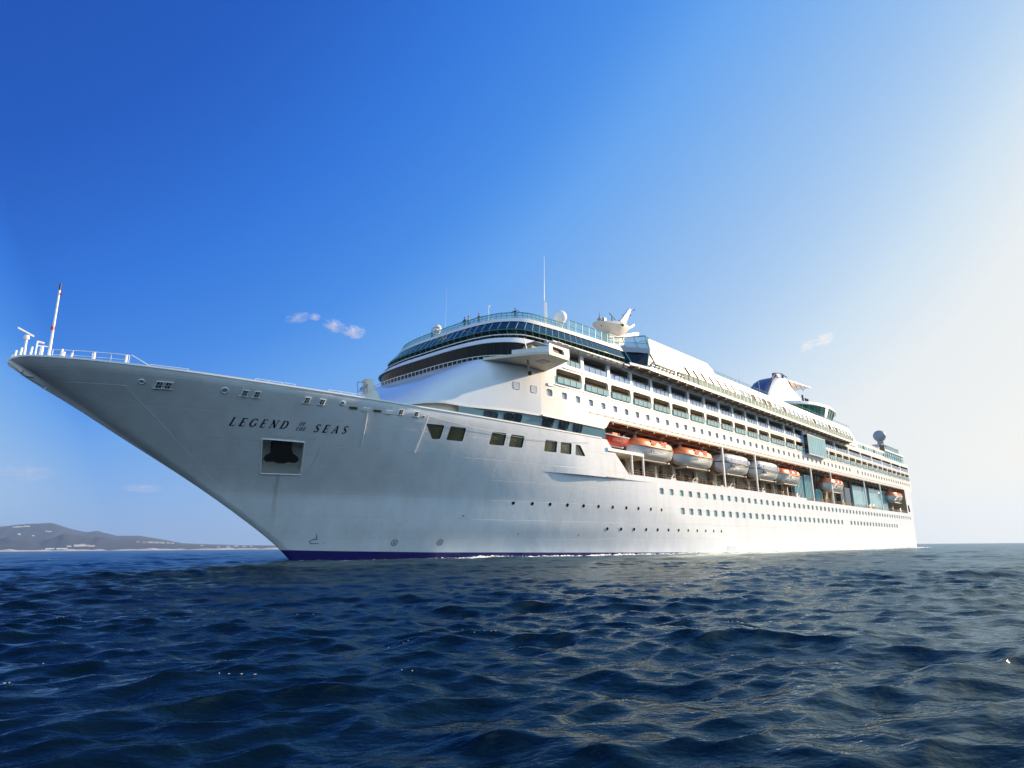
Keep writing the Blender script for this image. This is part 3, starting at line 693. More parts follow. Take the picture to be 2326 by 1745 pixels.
# ------------------------------------------------------------------ plan curves of the front bands
TB = [(0, 0), (.3, .03), (.5, .3), (.6, .55), (.73, 1.1), (.82, 1.9), (.9, 3), (.955, 4.5), (.99, 8), (1.02, 12), (1.05, 18), (1.08, 25.5)]
_tb = cat([(a, b, 0) for a, b in TB], 8)
def plan(sf, b, z, smax=75.5, n=61):
    """n points at equal length from the port side end to the starboard side end"""
    pts = np.array([(sf+p[1], -p[0]*b, z) for p in _tb if sf+p[1] <= smax+.01])
    d = np.r_[0, np.cumsum(np.linalg.norm(np.diff(pts, axis=0), axis=1))]
    k = (n+1)//2; u = np.linspace(0, d[-1], k); q = np.array([[np.interp(x, d, pts[:, i]) for i in range(3)] for x in u])
    full = np.vstack([q[::-1], q[1:]*(1, -1, 1)]); return full
def ribbon(name, A, B, m, parent=ship, smooth=40):
    mb = MB(); mb.grid([[a, b] for a, b in zip(A, B)]); return mb.build(name, m, parent, smooth=smooth)
NP = 61
def glaze(name, A, B, glass, frame, r=.05, rails=(1, 1), vis=None):
    for i in range(len(A)-1):
        p = MB(); p.add([A[i], A[i+1], B[i+1], B[i]], [(0, 1, 2, 3)]); w = p.build(name, glass, ship)
        f = MB(); f.tube(A[i], B[i], r, None, 5)
        if rails[0]: f.tube(A[i], A[i+1], r*1.3, None, 5)
        if rails[1]: f.tube(B[i], B[i+1], r*1.3, None, 5)
        f.build('frame', frame, w)
# bridge: walkway rail, windows, brow
wA, wB = plan(46.0, 16.3, 25.15, 52.5, 45), plan(46.0, 16.3, 25.95, 52.5, 45)
mb = MB(); fl = plan(46.0, 16.3, 25.15, 52.5, 45); fi = plan(48.2, 15.6, 25.15, 54.5, 45); mb.grid([[a, b] for a, b in zip(fl, fi)]); mb.build('bridge_walkway', MT['white'], ship)
mb = MB(); mb.path([tuple(p) for p in wB], .055, 5)
for a, b in list(zip(wA, wB))[::1]: mb.tube(a, b, .04, None, 4)
mb.build('walkway_rail', MT['cap'], ship)
glaze('bridge_window', plan(47.9, 15.9, 25.2, 55, 41), plan(47.4, 16.1, 28.15, 55, 41), MT['bglass'], MT['dark'], .03, (0, 0))
ribbon('bridge_brow', plan(47.1, 16.3, 28.05, 57), plan(48.0, 16.0, 28.95, 57), MT['white'])
ribbon('bridge_brow_underside', plan(47.1, 16.3, 28.05, 57), plan(47.9, 15.6, 28.15, 57), MT['white'])
mb = MB(); A, B = plan(47.95, 16.0, 28.95, 75.5, 101), plan(48.45, 16.0, 29.5, 75.5, 101)
mb.path([tuple(p) for p in B], .075, 6); mb.build('brow_rail', MT['cap'], ship)
for a, b in list(zip(A, B))[::2]:
    mb = MB(); o_ = unit((b-np.array((60, 0, b[2])))*(1, 1, 0)); mb.hexa([a, a+(.25, 0, 0), a+(.25, 0, .06), a+(0, 0, .06)], [b-(0, 0, .02), b+(.25, 0, -.02), b+(.25, 0, .04), b+(0, 0, .04)])
    mb.build('brow_bracket', MT['cap'], ship)
mb = MB(); C_, D_ = plan(48.0, 16.0, 28.95), plan(50.5, 14.5, 28.95); mb.grid([[a, b] for a, b in zip(C_, D_)]); mb.build('bridge_roof', MT['white'], ship)
# ledge with sunlit gratings under the brow rail on the side
for i in range(12):
    mb = MB(); s = 57.6+i*1.5; mb.hexa([(s, -16.0, 28.9), (s+.95, -16.0, 28.9), (s+1.25, -16.9, 29.35), (s+.3, -16.9, 29.35)], [(s, -16.0, 28.96), (s+.95, -16.0, 28.96), (s+1.25, -16.9, 29.41), (s+.3, -16.9, 29.41)])
    mb.build('grating', MT['cap'], ship)
mb = MB(); mb.prism([(57, -16, 28.85), (57, -16.7, 29.3), (57, -16.7, 29.45), (57, -16, 29.5)], [(75.5, -16, 28.85), (75.5, -17.3, 29.3), (75.5, -17.3, 29.45), (75.5, -16, 29.5)]); mb.build('side_ledge', MT['white'], ship)
# observation lounge: lower dark glass, slanted glass, white rim, teal windscreen
glaze('lounge_lower_window', plan(49.3, 15.4, 28.98), plan(48.7, 15.9, 30.35), MT['bglass'], MT['teal'], .05, (0, 1))
glaze('lounge_upper_window', plan(48.65, 15.95, 30.42), plan(50.05, 14.95, 32.0), MT['dglass'], MT['ltteal'], .05, (0, 0))
ribbon('lounge_rim', plan(49.95, 15.05, 32.0), plan(50.35, 15.0, 32.62), MT['white'])
ribbon('lounge_rim_underside', plan(49.95, 15.05, 32.0), plan(50.4, 14.7, 32.02), MT['white'])
mb = MB(); A, B = plan(50.3, 15.0, 32.62), plan(60, 3, 32.62); mb.grid([[a, b] for a, b in zip(A, B)]); mb.box(58, 88, -13.5, 13.5, 29.5, 32.6); mb.build('lounge_roof', MT['white'], ship)
A, B = plan(50.5, 14.8, 32.64, 62.5), plan(50.95, 14.75, 33.62, 62.9)
for i in range(len(A)-1):
    p = MB(); p.add([A[i], A[i+1], B[i+1], B[i]], [(0, 1, 2, 3)]); w = p.build('windscreen_panel', MT['screen'], ship)
    f = MB(); f.tube(A[i], B[i]+(B[i]-A[i])*.02, .05, None, 5); f.tube(B[i], B[i+1], .075, None, 5); m_ = (A[i]+B[i])/2; f.tube(m_, (A[i+1]+B[i+1])/2, .03, None, 4)
    f.build('frame', MT['teal'], w)
xs = np.linspace(62.9, 75.6, 9)
for a, b in zip(xs[:-1], xs[1:]):
    ya, yb = -14.85-.55*(a-62.9)/13, -14.85-.55*(b-62.9)/13
    p = MB(); p.add([(a, ya-.1, 32.64), (b, yb-.1, 32.64), (b+.3, yb+.05, 34.55), (a+.3, ya+.05, 34.55)], [(0, 1, 2, 3)]); w = p.build('windscreen_panel', MT['screen'], ship)
    f = MB(); f.tube((a, ya-.1, 32.64), (a+.3, ya+.05, 34.55), .06, None, 5); f.tube((a+.3, ya+.05, 34.55), (b+.3, yb+.05, 34.55), .07, None, 5); f.tube((a+.15, ya, 33.5), (b+.15, yb, 33.5), .05, None, 5)
    f.build('frame', MT['ltteal'], w)
# bridge wing
wg = MB(); pl = [(46.4, -13.5), (47.9, -17.2), (49.3, -20.2), (50.4, -21.35), (54.5, -21.35), (56.4, -15.6), (55, -13.5)]
wg.prism([(x, y, 24.95+.0*x) for x, y in pl], [(x, y, 25.3) for x, y in pl])
w = wg.build('bridge_wing', MT['cream'], ship)
mb = MB()
def wall_seg(mb, p, q, z0, z1, t=.08):
    d = unit(np.array((q[0]-p[0], q[1]-p[1]))); n = (-d[1]*t, d[0]*t)
    mb.hexa([(p[0], p[1], z0), (q[0], q[1], z0), (q[0]+n[0], q[1]+n[1], z0), (p[0]+n[0], p[1]+n[1], z0)], [(p[0], p[1], z1), (q[0], q[1], z1), (q[0]+n[0], q[1]+n[1], z1), (p[0]+n[0], p[1]+n[1], z1)])
for a, b, z in ((1, 2, 25.85), (2, 3, 26.0)): wall_seg(mb, pl[a], pl[b], 25.3, z)
mb.build('wing_front_screen', MT['white'], w)
mb = MB()
q = [(51.2, 25.42), (53.6, 25.42), (53.3, 26.12), (51.0, 26.2)]
PW = lambda s, z, d=0: np.array((s, -21.36+d, z))
cell = [(50.35, 25.3), (54.55, 25.3), (54.5, 26.45), (50.4, 26.45)]
Hh, Oo = loop(q, .2), outer(q, cell, .2); mb.add([PW(*a) for a in Oo]+[PW(*a) for a in Hh], [(i, (i+1) % 12, 12+(i+1) % 12, 12+i) for i in range(12)])
reveal(mb, PW, q, .2, .3); wall_seg(mb, (54.5, -21.36), (56.3, -16.0), 25.3, 26.1, -.08)
mb.build('wing_end_bulwark', MT['cap'], w)
mb = MB(); pane(mb, PW, q, .2, .28); mb.build('end_opening', MT['maroon'], w)
mb = MB(); mb.lathe((55.2, -19.9, 26.2), [(.34, -.1), (.42, 0), (.34, .1), (.26, 0), (.34, -.1)], 14, (-.4, -.9, .1)); mb.build('lifebuoy', MT['orange'], w)
mb = MB(); mb.box(51.6, 53.0, -19.3, -18.0, 24.9, 24.95); mb.build('hatch', MT['grey'], w)
mb = MB(); mb.tube((50.5, -17.6, 24.95), (50.6, -17.7, 23.5), .13, .1, 8); mb.build('camera_pole', MT['grey'], w)
mb = MB(); mb.ball((50.7, -17.8, 23.2), .3, 1, 12); mb.build('searchlight', MT['black'], w, smooth=60)
mb = MB()
for x, y, z in ((50.9, -17.5, 25.3),): mb.tube((x, y, z), (x-.5, y+.4, 28.1), .07, None, 5)
mb.build('wing_stay', MT['cap'], w)
mb = MB(); mb.box(51.5, 54.5, -17.5, -15.9, 25.3, 27.4); mb.build('wing_console', MT['tan'], w)
mb = MB(); mb.box(51.9, 54.9, -17.7, -15.8, 27.4, 27.9); mb.build('console_roof', MT['dglass'], w)

# ------------------------------------------------------------------ overhanging sun deck, soffit, parapet
mb = MB()
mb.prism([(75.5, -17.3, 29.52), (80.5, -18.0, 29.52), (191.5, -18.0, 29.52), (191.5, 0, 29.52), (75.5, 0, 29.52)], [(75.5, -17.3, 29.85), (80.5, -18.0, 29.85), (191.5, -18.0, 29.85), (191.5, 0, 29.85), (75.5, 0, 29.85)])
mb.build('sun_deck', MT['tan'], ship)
mb = MB(); mb.prism([(75.5, -17.36, 29.5), (80.5, -18.07, 29.5), (80.5, -18.0, 29.5), (75.5, -17.3, 29.5)], [(75.5, -17.36, 29.95), (80.5, -18.07, 29.95), (80.5, -18.0, 29.95), (75.5, -17.3, 29.95)])
mb.box(80.5, 191.6, -18.07, -18.0, 29.46, 29.98); mb.build('deck_fascia', MT['cap'], ship)
for i in range(36):
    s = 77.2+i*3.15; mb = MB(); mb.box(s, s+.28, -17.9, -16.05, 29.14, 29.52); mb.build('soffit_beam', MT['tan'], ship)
for i in range(55):
    a = 92.0+i*1.81; b = a+1.7; p = MB(); p.add([(a, -18.05, 30.0), (b, -18.05, 30.0), (b, -18.0, 31.1), (a, -18.0, 31.1)], [(0, 1, 2, 3)]); w = p.build('parapet_panel', MT['sunglass'], ship)
    f = MB(); f.tube((a-.05, -18.1, 29.9), (a-.05, -18.05, 31.15), .05, None, 4); f.tube((a-.05, -18.03, 31.13), (b+.06, -18.03, 31.13), .05, None, 4); f.build('post', MT['cream'], w)
mb = MB()
for i in range(9):
    s = 80.9+i*1.25
    for k, z in enumerate((30.05, 30.45)): mb.hexa([(s+.35*k, -18.05, z), (s+.7+.35*k, -18.05, z), (s+.7+.35*k, -17.6, z+.08), (s+.35*k, -17.6, z+.08)], [(s+.35*k, -18.05, z+.12), (s+.7+.35*k, -18.05, z+.12), (s+.7+.35*k, -17.6, z+.2), (s+.35*k, -17.6, z+.2)])
mb.tube((80.6, -18, 30.9), (92, -18, 30.9), .05, None, 5); mb.build('deck_louvre', MT['cap'], ship)
mb = MB(); mb.box(86, 92, -16.4, -15.9, 30.0, 31.9); mb.box(92, 101, -17.0, -16.6, 30.6, 31.7); mb.build('planter', mat('planter_green', (.10, .12, .06), .8, noise=.6, nscale=3), ship)

# dark glass bay at the end of the lounge and windscreen above it
low0 = [(76.2, -15.6), (77.6, -16.6), (80.2, -17.7), (86.1, -17.0)]
low1 = [(77.3, -13.8), (78.6, -14.6), (82.2, -17.0), (86.5, -15.3)]
names = []
for i in range(3):
    a0, a1 = low0[i], low0[i+1]; b0, b1 = low1[i], low1[i+1]
    p = MB(); z1a, z1b = 32.9, 32.9
    p.add([(a0[0], a0[1], 30.0), (a1[0], a1[1], 30.0), (b1[0], b1[1], z1b), (b0[0], b0[1], z1a)], [(0, 1, 2, 3)]); w = p.build('bay_window', MT['bglass'], ship)
    f = MB(); f.tube((a1[0], a1[1], 30), (b1[0], b1[1], z1b), .09, None, 5); f.tube((a0[0], a0[1], 30), (b0[0], b0[1], z1a), .07, None, 5); f.tube((a0[0], a0[1], 30), (a1[0], a1[1], 30), .1, None, 5)
    m0 = ((a0[0]+b0[0])/2, (a0[1]+b0[1])/2-.05, 31.2); m1 = ((a1[0]+b1[0])/2, (a1[1]+b1[1])/2-.05, 31.2); f.tube(m0, m1, .06, None, 5)
    f.build('frame', MT['ltteal'], w)
sb0 = [(77.2, -13.7), (80.2, -16.1), (82.4, -17.1), (86.3, -15.5)]
mb = MB(); mb.prism([(x, y, 32.9) for x, y in sb0+[(86.3, -12), (79, -11.5)]], [(x, y, 33.75) for x, y in sb0+[(86.3, -12), (79, -11.5)]]); mb.build('bay_parapet', mat('grey_blue_paint', (.34, .38, .46), .4, noise=.1), ship)
sc0 = [(76.6, -12.9), (78.6, -14.8), (80.3, -16.1), (82.4, -17.1), (85.9, -15.6)]; sc1 = [(79.6, -10.6), (81.4, -12.3), (83.0, -13.7), (84.6, -15.0), (87.0, -14.3)]
for i in range(4):
    a0, a1, b0, b1 = sc0[i], sc0[i+1], sc1[i], sc1[i+1]
    p = MB(); p.add([(*a0, 33.76), (*a1, 33.76), (*b1, 36.6+.2*i), (*b0, 36.5+.2*i)], [(0, 1, 2, 3)]); w = p.build('windscreen_panel', MT['screen'], ship)
    f = MB(); f.tube((*a0, 33.76), (*b0, 36.5+.2*i), .06, None, 5); f.tube((*b0, 36.5+.2*i), (*b1, 36.7+.2*i), .1, None, 5); f.tube(((a0[0]+b0[0])/2, (a0[1]+b0[1])/2, 35.1), ((a1[0]+b1[0])/2, (a1[1]+b1[1])/2, 35.2), .05, None, 5)
    f.build('frame', MT['teal'], w)

# ------------------------------------------------------------------ upper deckhouse with inclined side
def hy(z): return -15.75+(z-31)*.27
hs_ = MB()
def slab(poly, mbx, th=.3):
    mbx.prism([(s, hy(z), z) for s, z in poly], [(s, hy(z)+th, z) for s, z in poly])
P3 = lambda s, z, d=0: np.array((s+(z-31)*.0, hy(z)+d, z))
def hband(mb, z0, z1, sa, sb, holes=(), pad=.15):
    cur = sa
    for q in holes:
        c0 = min(x[0] for x in q)-pad; c1 = max(x[0] for x in q)+pad
        mb.add([P3(cur, z0), P3(c0, z0), P3(c0, z1), P3(cur, z1)], [(0, 1, 2, 3)])
        cell = [(c0, z0), (c1, z0), (c1, z1), (c0, z1)]; H, O = loop(q, .05), outer(q, cell, .05)
        mb.add([P3(*a) for a in O]+[P3(*a) for a in H], [(i, (i+1) % 12, 12+(i+1) % 12, 12+i) for i in range(12)]); cur = c1
    mb.add([P3(cur, z0), P3(sb, z0), P3(sb, z1), P3(cur, z1)], [(0, 1, 2, 3)])
hh = MB()
lo_ = [(s, 33.0) for s in ()]
win = []
for i in range(7): s = 97.9+i*3.35; win.append([(s+1.2, 32.75), (s+2.25, 32.75), (s+1.05, 34.25), (s, 34.25)])
win2 = [[(121.6+3.02*i+.5, 32.7), (121.6+3.02*i+3.2, 32.7), (121.6+3.02*i+2.75, 34.1), (121.6+3.02*i+.05, 34.1)] for i in range(26)]
hband(hh, 29.8, 32.5, 85.6, 202.5); hband(hh, 32.5, 34.4, 86.0, 202, win+win2); hband(hh, 34.4, 35.5, 86.6, 201)
hh.add([P3(86.7, 35.5), P3(112, 35.5), P3(111.8, 36.4), P3(109.8, 37.5), P3(87.4, 37.5)], [(0, 1, 2, 3, 4)])
hh.build('deckhouse_wall', MT['white'], ship)
mb = MB(); mb.prism([P3(85.6, 29.8), P3(86.7, 35.5), P3(87.4, 37.5), (87.4, -9, 37.5), (85.6, -9, 29.8)], [P3(85.7, 29.8)+(0, .1, 0), P3(86.8, 35.5)+(0, .1, 0), P3(87.5, 37.5)+(0, .1, 0), (87.5, -8.9, 37.5), (85.7, -8.9, 29.8)]); mb.build('deckhouse_front', MT['white'], ship)
mb = MB(); mb.box(87.4, 109.8, hy(37.5), 13.5, 37.2, 37.5); mb.box(109.9, 201, hy(35.5), 13.5, 35.2, 35.5); mb.hexa([(109.8, hy(37.2), 37.2), (111.9, hy(35.6), 35.5), (111.9, 13, 35.5), (109.8, 13, 37.2)], [(109.8, hy(37.4), 37.5), (112.2, hy(35.7), 35.52), (112.2, 13, 35.52), (109.8, 13, 37.5)]); mb.build('deckhouse_roof', MT['white'], ship)
mb = MB(); mb.box(88, 200, -13.2, 13.2, 29.85, 35.1); mb.build('deckhouse_core', MT['tan'], ship)
for q in win:
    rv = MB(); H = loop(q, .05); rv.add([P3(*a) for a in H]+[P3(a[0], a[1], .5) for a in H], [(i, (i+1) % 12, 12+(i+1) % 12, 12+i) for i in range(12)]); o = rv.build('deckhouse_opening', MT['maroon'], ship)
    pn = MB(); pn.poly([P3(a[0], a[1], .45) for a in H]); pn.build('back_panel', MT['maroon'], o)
for i, q in enumerate(win2):
    rv = MB(); H = loop(q, .05); rv.add([P3(*a) for a in H]+[P3(a[0], a[1], .15) for a in H], [(i_, (i_+1) % 12, 12+(i_+1) % 12, 12+i_) for i_ in range(12)]); o = rv.build('deckhouse_window', MT['grey'], ship)
    pn = MB(); pn.poly([P3(a[0], a[1], .12) for a in H]); pn.build('pane', MT['bglass'] if i in (2, 4, 5, 8, 15, 19, 21) else MT['housewin'], o)
for i in range(6):
    s = 88.7+i*2.0; mb = MB(); z = 36.3-.05*i; mb.ball(P3(s, z), .13, 1, 8); mb.build('wall_lamp', MT['grey'], ship)
mb = MB()
for i in range(46): mb.tube((112+2*i, hy(35.5)+.1, 35.5), (112+2*i, hy(35.5)+.1, 36.3), .035, None, 4)
mb.tube((112, hy(35.5)+.1, 36.3), (202, hy(35.5)+.1, 36.3), .05, None, 4); mb.tube((112, hy(35.5)+.1, 35.9), (202, hy(35.5)+.1, 35.9), .03, None, 4)
mb.build('roof_rail', MT['ltteal'], ship)
mb = MB()
for s, h in ((122, 3.2), (129, 4.0), (140, 3.0)): mb.tube((s, -12.5, 35.5), (s, -12.5, 35.5+h+1), .06, .03, 5)
mb.build('antenna_post', MT['grey'], ship)
# aft low house, stern glass tiers
mb = MB(); mb.box(202.5, 237, -15.4, 15.4, 29.5, 31.9); mb.build('aft_deckhouse', MT['white'], ship)
for i in range(11):
    s = 204+i*2.9; p = MB(); p.add([(s, -15.43, 30.05), (s+2.4, -15.43, 30.05), (s+2.1, -15.43, 31.15), (s-.3, -15.43, 31.15)], [(0, 1, 2, 3)]); p.build('aft_window', MT['tealglass'] if i % 4 != 2 else MT['bglass'], ship)
mb = MB(); mb.box(236.5, 262, -15.2, 15.2, 29.5, 32.3); mb.build('aft_glass_house', MT['tealglass'], ship)
mb = MB(); mb.box(236.0, 236.5, -15.5, -14.0, 29.5, 34.3); mb.build('aft_bulkhead', MT['dglass'], ship)
mb = MB(); mb.box(236.5, 262.6, -15.5, 15.5, 32.3, 32.9); mb.box(236.5, 263.2, -15.5, 15.5, 29.4, 29.6); mb.build('aft_slab', MT['cap'], ship)
mb = MB(); mb.box(236.8, 257.5, -15.1, -15.05, 32.9, 34.5); mb.build('aft_windscreen', MT['screen'], ship)
mb = MB()
for i in range(8): mb.tube((237+3*i, -15.3, 29.5), (237+3*i, -15.2, 34.6 if i < 7 else 33), .07, None, 4)
mb.tube((237, -15.2, 34.5), (257.5, -15.2, 34.5), .07, None, 4); mb.tube((237, -15.3, 31), (262, -15.3, 31), .06, None, 4); mb.build('aft_frame', MT['teal'], ship)
mb = MB(); mb.path([(263.4, -15.9, 28.6), (265.3, -15.0, 27.4), (266.5, -14.6, 24.6), (267.2, -14.6, 21.5)], .12); mb.tube((265.6, -14.8, 26), (268.2, -14.6, 26.1), .12); mb.box(266.2, 268.6, -15.2, -13.8, 20.8, 21.3); mb.build('stern_fittings', MT['grey'], ship)

# bay of glass on the side (atrium lift)
mb = MB(); mb.box(155.8, 169.0, -17.0, -15.9, 23.1, 28.1); w = mb.build('atrium_bay', MT['cap'], ship)
for i in range(9):
    a = 156.0+i*1.45; p = MB(); p.add([(a, -17.03, 23.3), (a+1.32, -17.03, 23.3), (a+1.32, -17.03, 27.95), (a, -17.03, 27.95)], [(0, 1, 2, 3)]); p.build('glass_pane', MT['tealglass'], w)
p = MB(); p.add([(155.77, -16.95, 23.2), (155.77, -15.98, 23.2), (155.77, -15.98, 28.0), (155.77, -16.95, 28.0)], [(0, 1, 2, 3)]); p.build('glass_pane', MT['dglass'], w)

# ------------------------------------------------------------------ promenade / lifeboat recess
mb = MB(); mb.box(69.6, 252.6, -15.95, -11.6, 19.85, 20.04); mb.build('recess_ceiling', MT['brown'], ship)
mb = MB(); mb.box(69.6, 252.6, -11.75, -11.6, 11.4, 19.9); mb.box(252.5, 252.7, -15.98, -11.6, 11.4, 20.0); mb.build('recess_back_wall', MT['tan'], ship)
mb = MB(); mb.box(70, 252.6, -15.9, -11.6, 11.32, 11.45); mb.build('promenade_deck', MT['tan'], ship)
mb = MB()
for i in range(45): mb.box(72+4*i, 72.25+4*i, -15.9, -11.7, 19.55, 19.86)
mb.box(71.5, 252, -14.2, -14.0, 19.4, 19.86); mb.box(71.5, 252, -12.6, -12.4, 19.5, 19.86); mb.build('ceiling_beam', MT['brown'], ship)
for (s, z0, wd) in ((76.8, 12.2, .12), (80.1, 12.2, .12), (109.35, 11.8, .22), (124.75, 11.8, .22), (158.4, 11.7, .22), (173.4, 11.7, .22), (203.7, 11.7, .2), (221.0, 11.7, .2)):
    zt = 20.0 if s > 90 else 15.35
    mb = MB(); mb.box(s-wd, s+wd, -16.02, -15.75, z0, zt); mb.build('pillar', MT['cap'], ship)
mb = MB(); mb.prism([(70.3, -16.0, 15.3), (80.35, -16.0, 15.3), (80.35, -11.7, 15.3), (70.3, -11.7, 15.3)], [(70.2, -16.0, 15.78), (80.35, -16.0, 15.78), (80.35, -11.7, 15.78), (70.2, -11.7, 15.78)]); mb.build('embarkation_platform', MT['cap'], ship)
mb = MB(); mb.add([(se(z), y, z) for z in (12.2, 14.5, 16.72, 18.2, 20.0) for y in (-15.7, -11.6)], [(0, 1, 3, 2), (2, 3, 5, 4), (4, 5, 7, 6), (6, 7, 9, 8)]); mb.build('recess_bulkhead', MT['white'], ship)
mb = MB()
for z in (12.55, 12.9): mb.tube((76, -15.95, z), (152.5, -15.95, z), .035, None, 4); mb.tube((153.5, -15.95, z-.45), (252, -15.95, z-.45), .035, None, 4)
for i in range(118): s = 76+1.5*i; mb.tube((s, -15.95, 12.1 if s < 153 else 11.6), (s, -15.95, 12.92 if s < 153 else 12.5), .03, None, 4)
mb.build('promenade_rail', MT['wood'], ship)
for i, (a, b, z0, z1) in enumerate(((153.6, 159.5, 12.0, 17.8), (160.8, 166.5, 12.4, 18.4), (168.3, 172.4, 11.8, 15.2), (200.5, 215.6, 11.8, 18.3), (217.6, 231.5, 11.8, 18.4), (232.3, 239.2, 11.8, 18.4))):
    mb = MB(); mb.box(a, b, -13.3, -12.9, z0, z1); w = mb.build('glazed_bay', MT['tealglass'], ship)
    f = MB(); n = 6 if i < 3 else 1
    for k in range(n+1): x = a+(b-a)*k/n; f.tube((x, -13.35, z0), (x, -13.35, z1), .05, None, 4)
    f.box(a, b, -13.36, -13.2, z1, z1+.25); f.build('frame', MT['ltteal'], w)
for a, b in ((152.2, 153.5), (159.6, 160.7), (166.7, 168.2), (190, 200.4), (215.7, 217.5)): mb = MB(); mb.box(a, b, -13.0, -11.8, 11.5, 17.5); mb.build('dark_bay', MT['dglass'], ship)
# davits under each boat, doors and deck lockers along the promenade
BOATS = [84.7, 99.6, 115.9, 131.6, 145.3, 178.2, 243.4]
for c in BOATS:
    mb = MB()
    for e in (-4.2, 4.2):
        mb.xz([(c+e-.14, 11.45), (c+e+.5, 11.45), (c+e+.12, 15.4), (c+e-.3, 15.4)], -13.0, -12.6)
        mb.box(c+e-.2, c+e+.2, -15.6, -12.4, 14.85, 15.12)
        mb.box(c+e-.16, c+e+.16, -12.6, -12.2, 15, 19.8); mb.box(c+e-.14, c+e+.14, -14.8, -12.3, 19.3, 19.6)
    mb.tube((c-4.2, -15.3, 15.0), (c+4.2, -15.3, 15.0), .1, None, 5)
    mb.build('davit', MT['cream'], ship)
    mb = MB()
    for e in (-4.2, 4.2):
        for k in (-.18, .18): mb.tube((c+e+k, -14.4, 19.3), (c+e+k, -14.4, 18.2), .04, None, 4)
        mb.lathe((c+e-.2, -14.4, 18.9), [(.22, 0), (.22, .35)], 8, (1, 0, 0))
    mb.build('davit_fall', MT['cream'], ship)
for i, s in enumerate(np.arange(82, 250, 7.7)):
    mb = MB(); mb.box(s, s+1.1, -11.85, -11.7, 11.45, 13.7); mb.build('promenade_door', MT['dark'] if i % 3 else MT['cream'], ship)
for i, s in enumerate(np.arange(79.5, 151, 3.1)):
    mb = MB(); mb.box(s, s+1.9, -11.82, -11.74, 12.4 if i % 2 else 12.1, 14.1); w = mb.build('promenade_window', MT['bglass'], ship)
    f = MB(); f.box(s-.1, s+2.0, -11.86, -11.75, 14.1, 14.22); f.build('lintel', MT['dark'] if i % 3 else MT['cream'], w)
for i, s in enumerate(np.arange(80.3, 250, 6.1)):
    mb = MB(); mb.box(s, s+.22, -12.3, -11.8, 11.45, 19.6); mb.box(s-.5, s+.7, -12.2, -11.8, 14.6, 14.85); mb.build('bulkhead_frame', MT['brown'], ship)
for s, w_, m in ((90, 1.6, 'cap'), (97.5, 2.0, 'boatwhite'), (105.5, 1.4, 'dark'), (113, 1.8, 'cap'), (121.5, 1.5, 'dark'), (128.5, 1.7, 'cap'), (140, 1.5, 'dark'), (148.5, 2.2, 'cap'), (183, 2.5, 'tan'), (209, 3.0, 'cream'), (213, 2.2, 'wood'), (236, 2.0, 'dark'), (246, 2.0, 'cap')):
    mb = MB(); mb.box(s, s+w_, -15.2, -14.2, 11.5, 12.6+.5*random.random()); mb.tube((s, -15.2, 12.6), (s+w_*.8, -15.0, 13.3), .1, None, 5); mb.build('deck_locker', MT[m], ship)
for s in (108.0, 111.0):
    mb = MB(); mb.box(s-.6, s+.6, -15.9, -15.2, 11.6, 12.5); mb.build('liferaft_canister', MT['cap'], ship)

# ------------------------------------------------------------------ masts, radomes, funnel
mb = MB()
mb.prism([(91.8, -2.2, 37), (99.8, -2.2, 37), (99.8, 2.2, 37), (91.8, 2.2, 37)], [(94.8, -1.0, 43.9), (99.6, -1.0, 44.0), (99.6, 1.0, 44.0), (94.8, 1.0, 43.9)])
w = mb.build('radar_mast', MT['cream'], ship, smooth=30)
mb = MB(); pod = [(91.2, 45.0), (92.9, 44.6), (94.3, 43.9), (95.9, 43.3), (98.0, 43.25), (100.4, 44.4), (102.0, 45.7), (102.5, 46.4), (100.4, 47.0), (98.6, 47.2), (96.9, 46.6), (94.0, 46.0), (91.2, 45.3)]
cx_, cz_ = 97.0, 45.4
rows = []
for k, t in enumerate(np.linspace(-1, 1, 9)):
    sc_ = math.sqrt(max(.02, 1-t*t)); rows.append([(cx_+(a-cx_)*sc_, t*2.6, cz_+(b-cz_)*sc_) for a, b in pod+[pod[0]]])
mb.grid(rows); mb.build('radar_platform', MT['cream'], w, smooth=50)
mb = MB()
mb.xz([(99.3, 46.8), (101.3, 46.5), (104.45, 51.35), (103.9, 51.4)], -.3, .3); mb.xz([(101.2, 45.4), (102.3, 46.4), (105.6, 48.4), (105.7, 48.0)], -.2, .2); mb.xz([(98, 43.0), (98.2, 43.8), (105.4, 46.3), (106.3, 46.3), (106.0, 45.6), (105.0, 45.3)], -.8, .8)
mb.build('mast_spar', MT['white'], w)
mb = MB(); mb.tube((92.7, 0, 45.2), (92.7, 0, 46.6), .3, .2, 8); mb.tube((92.7, 0, 46.6), (92.8, 0, 47.6), .12, .05, 6); mb.lathe((92.7, 0, 46.0), [(.5, 0), (.5, .2)], 10); mb.tube((97.2, 0, 46.4), (97.3, 0, 47.9), .22, .16, 8); mb.box(93.7, 94.4, -.5, .3, 45.8, 46.7)
mb.build('mast_light', MT['grey'], w)
mb = MB(); mb.tube((95.2, -.8, 47.95), (99.6, .8, 48.05), .09, None, 5); mb.tube((101.6, -1.8, 48.9), (102.6, 1.8, 48.9), .04, None, 4); mb.tube((103.3, -1.8, 50.6), (104.3, 1.8, 50.6), .04, None, 4)
for p in ((101.6, -1.8, 48.9), (102.6, 1.8, 48.9), (103.3, -1.8, 50.6), (104.3, 1.8, 50.6), (91.1, -1.5, 44.0)): mb.ball(p, .14, 1, 8)
mb.build('radar_scanner', MT['navy'], w)
mb = MB(); mb.ball((65.9, -11, 36.7), 1.1, 1, 20); mb.build('radome', MT['cap'], ship, smooth=60)
mb = MB(); mb.lathe((65.9, -11, 32.6), [(.45, 0), (.4, 2.6), (.8, 3.4)], 12); mb.build('radome_pedestal', MT['white'], ship, smooth=40)
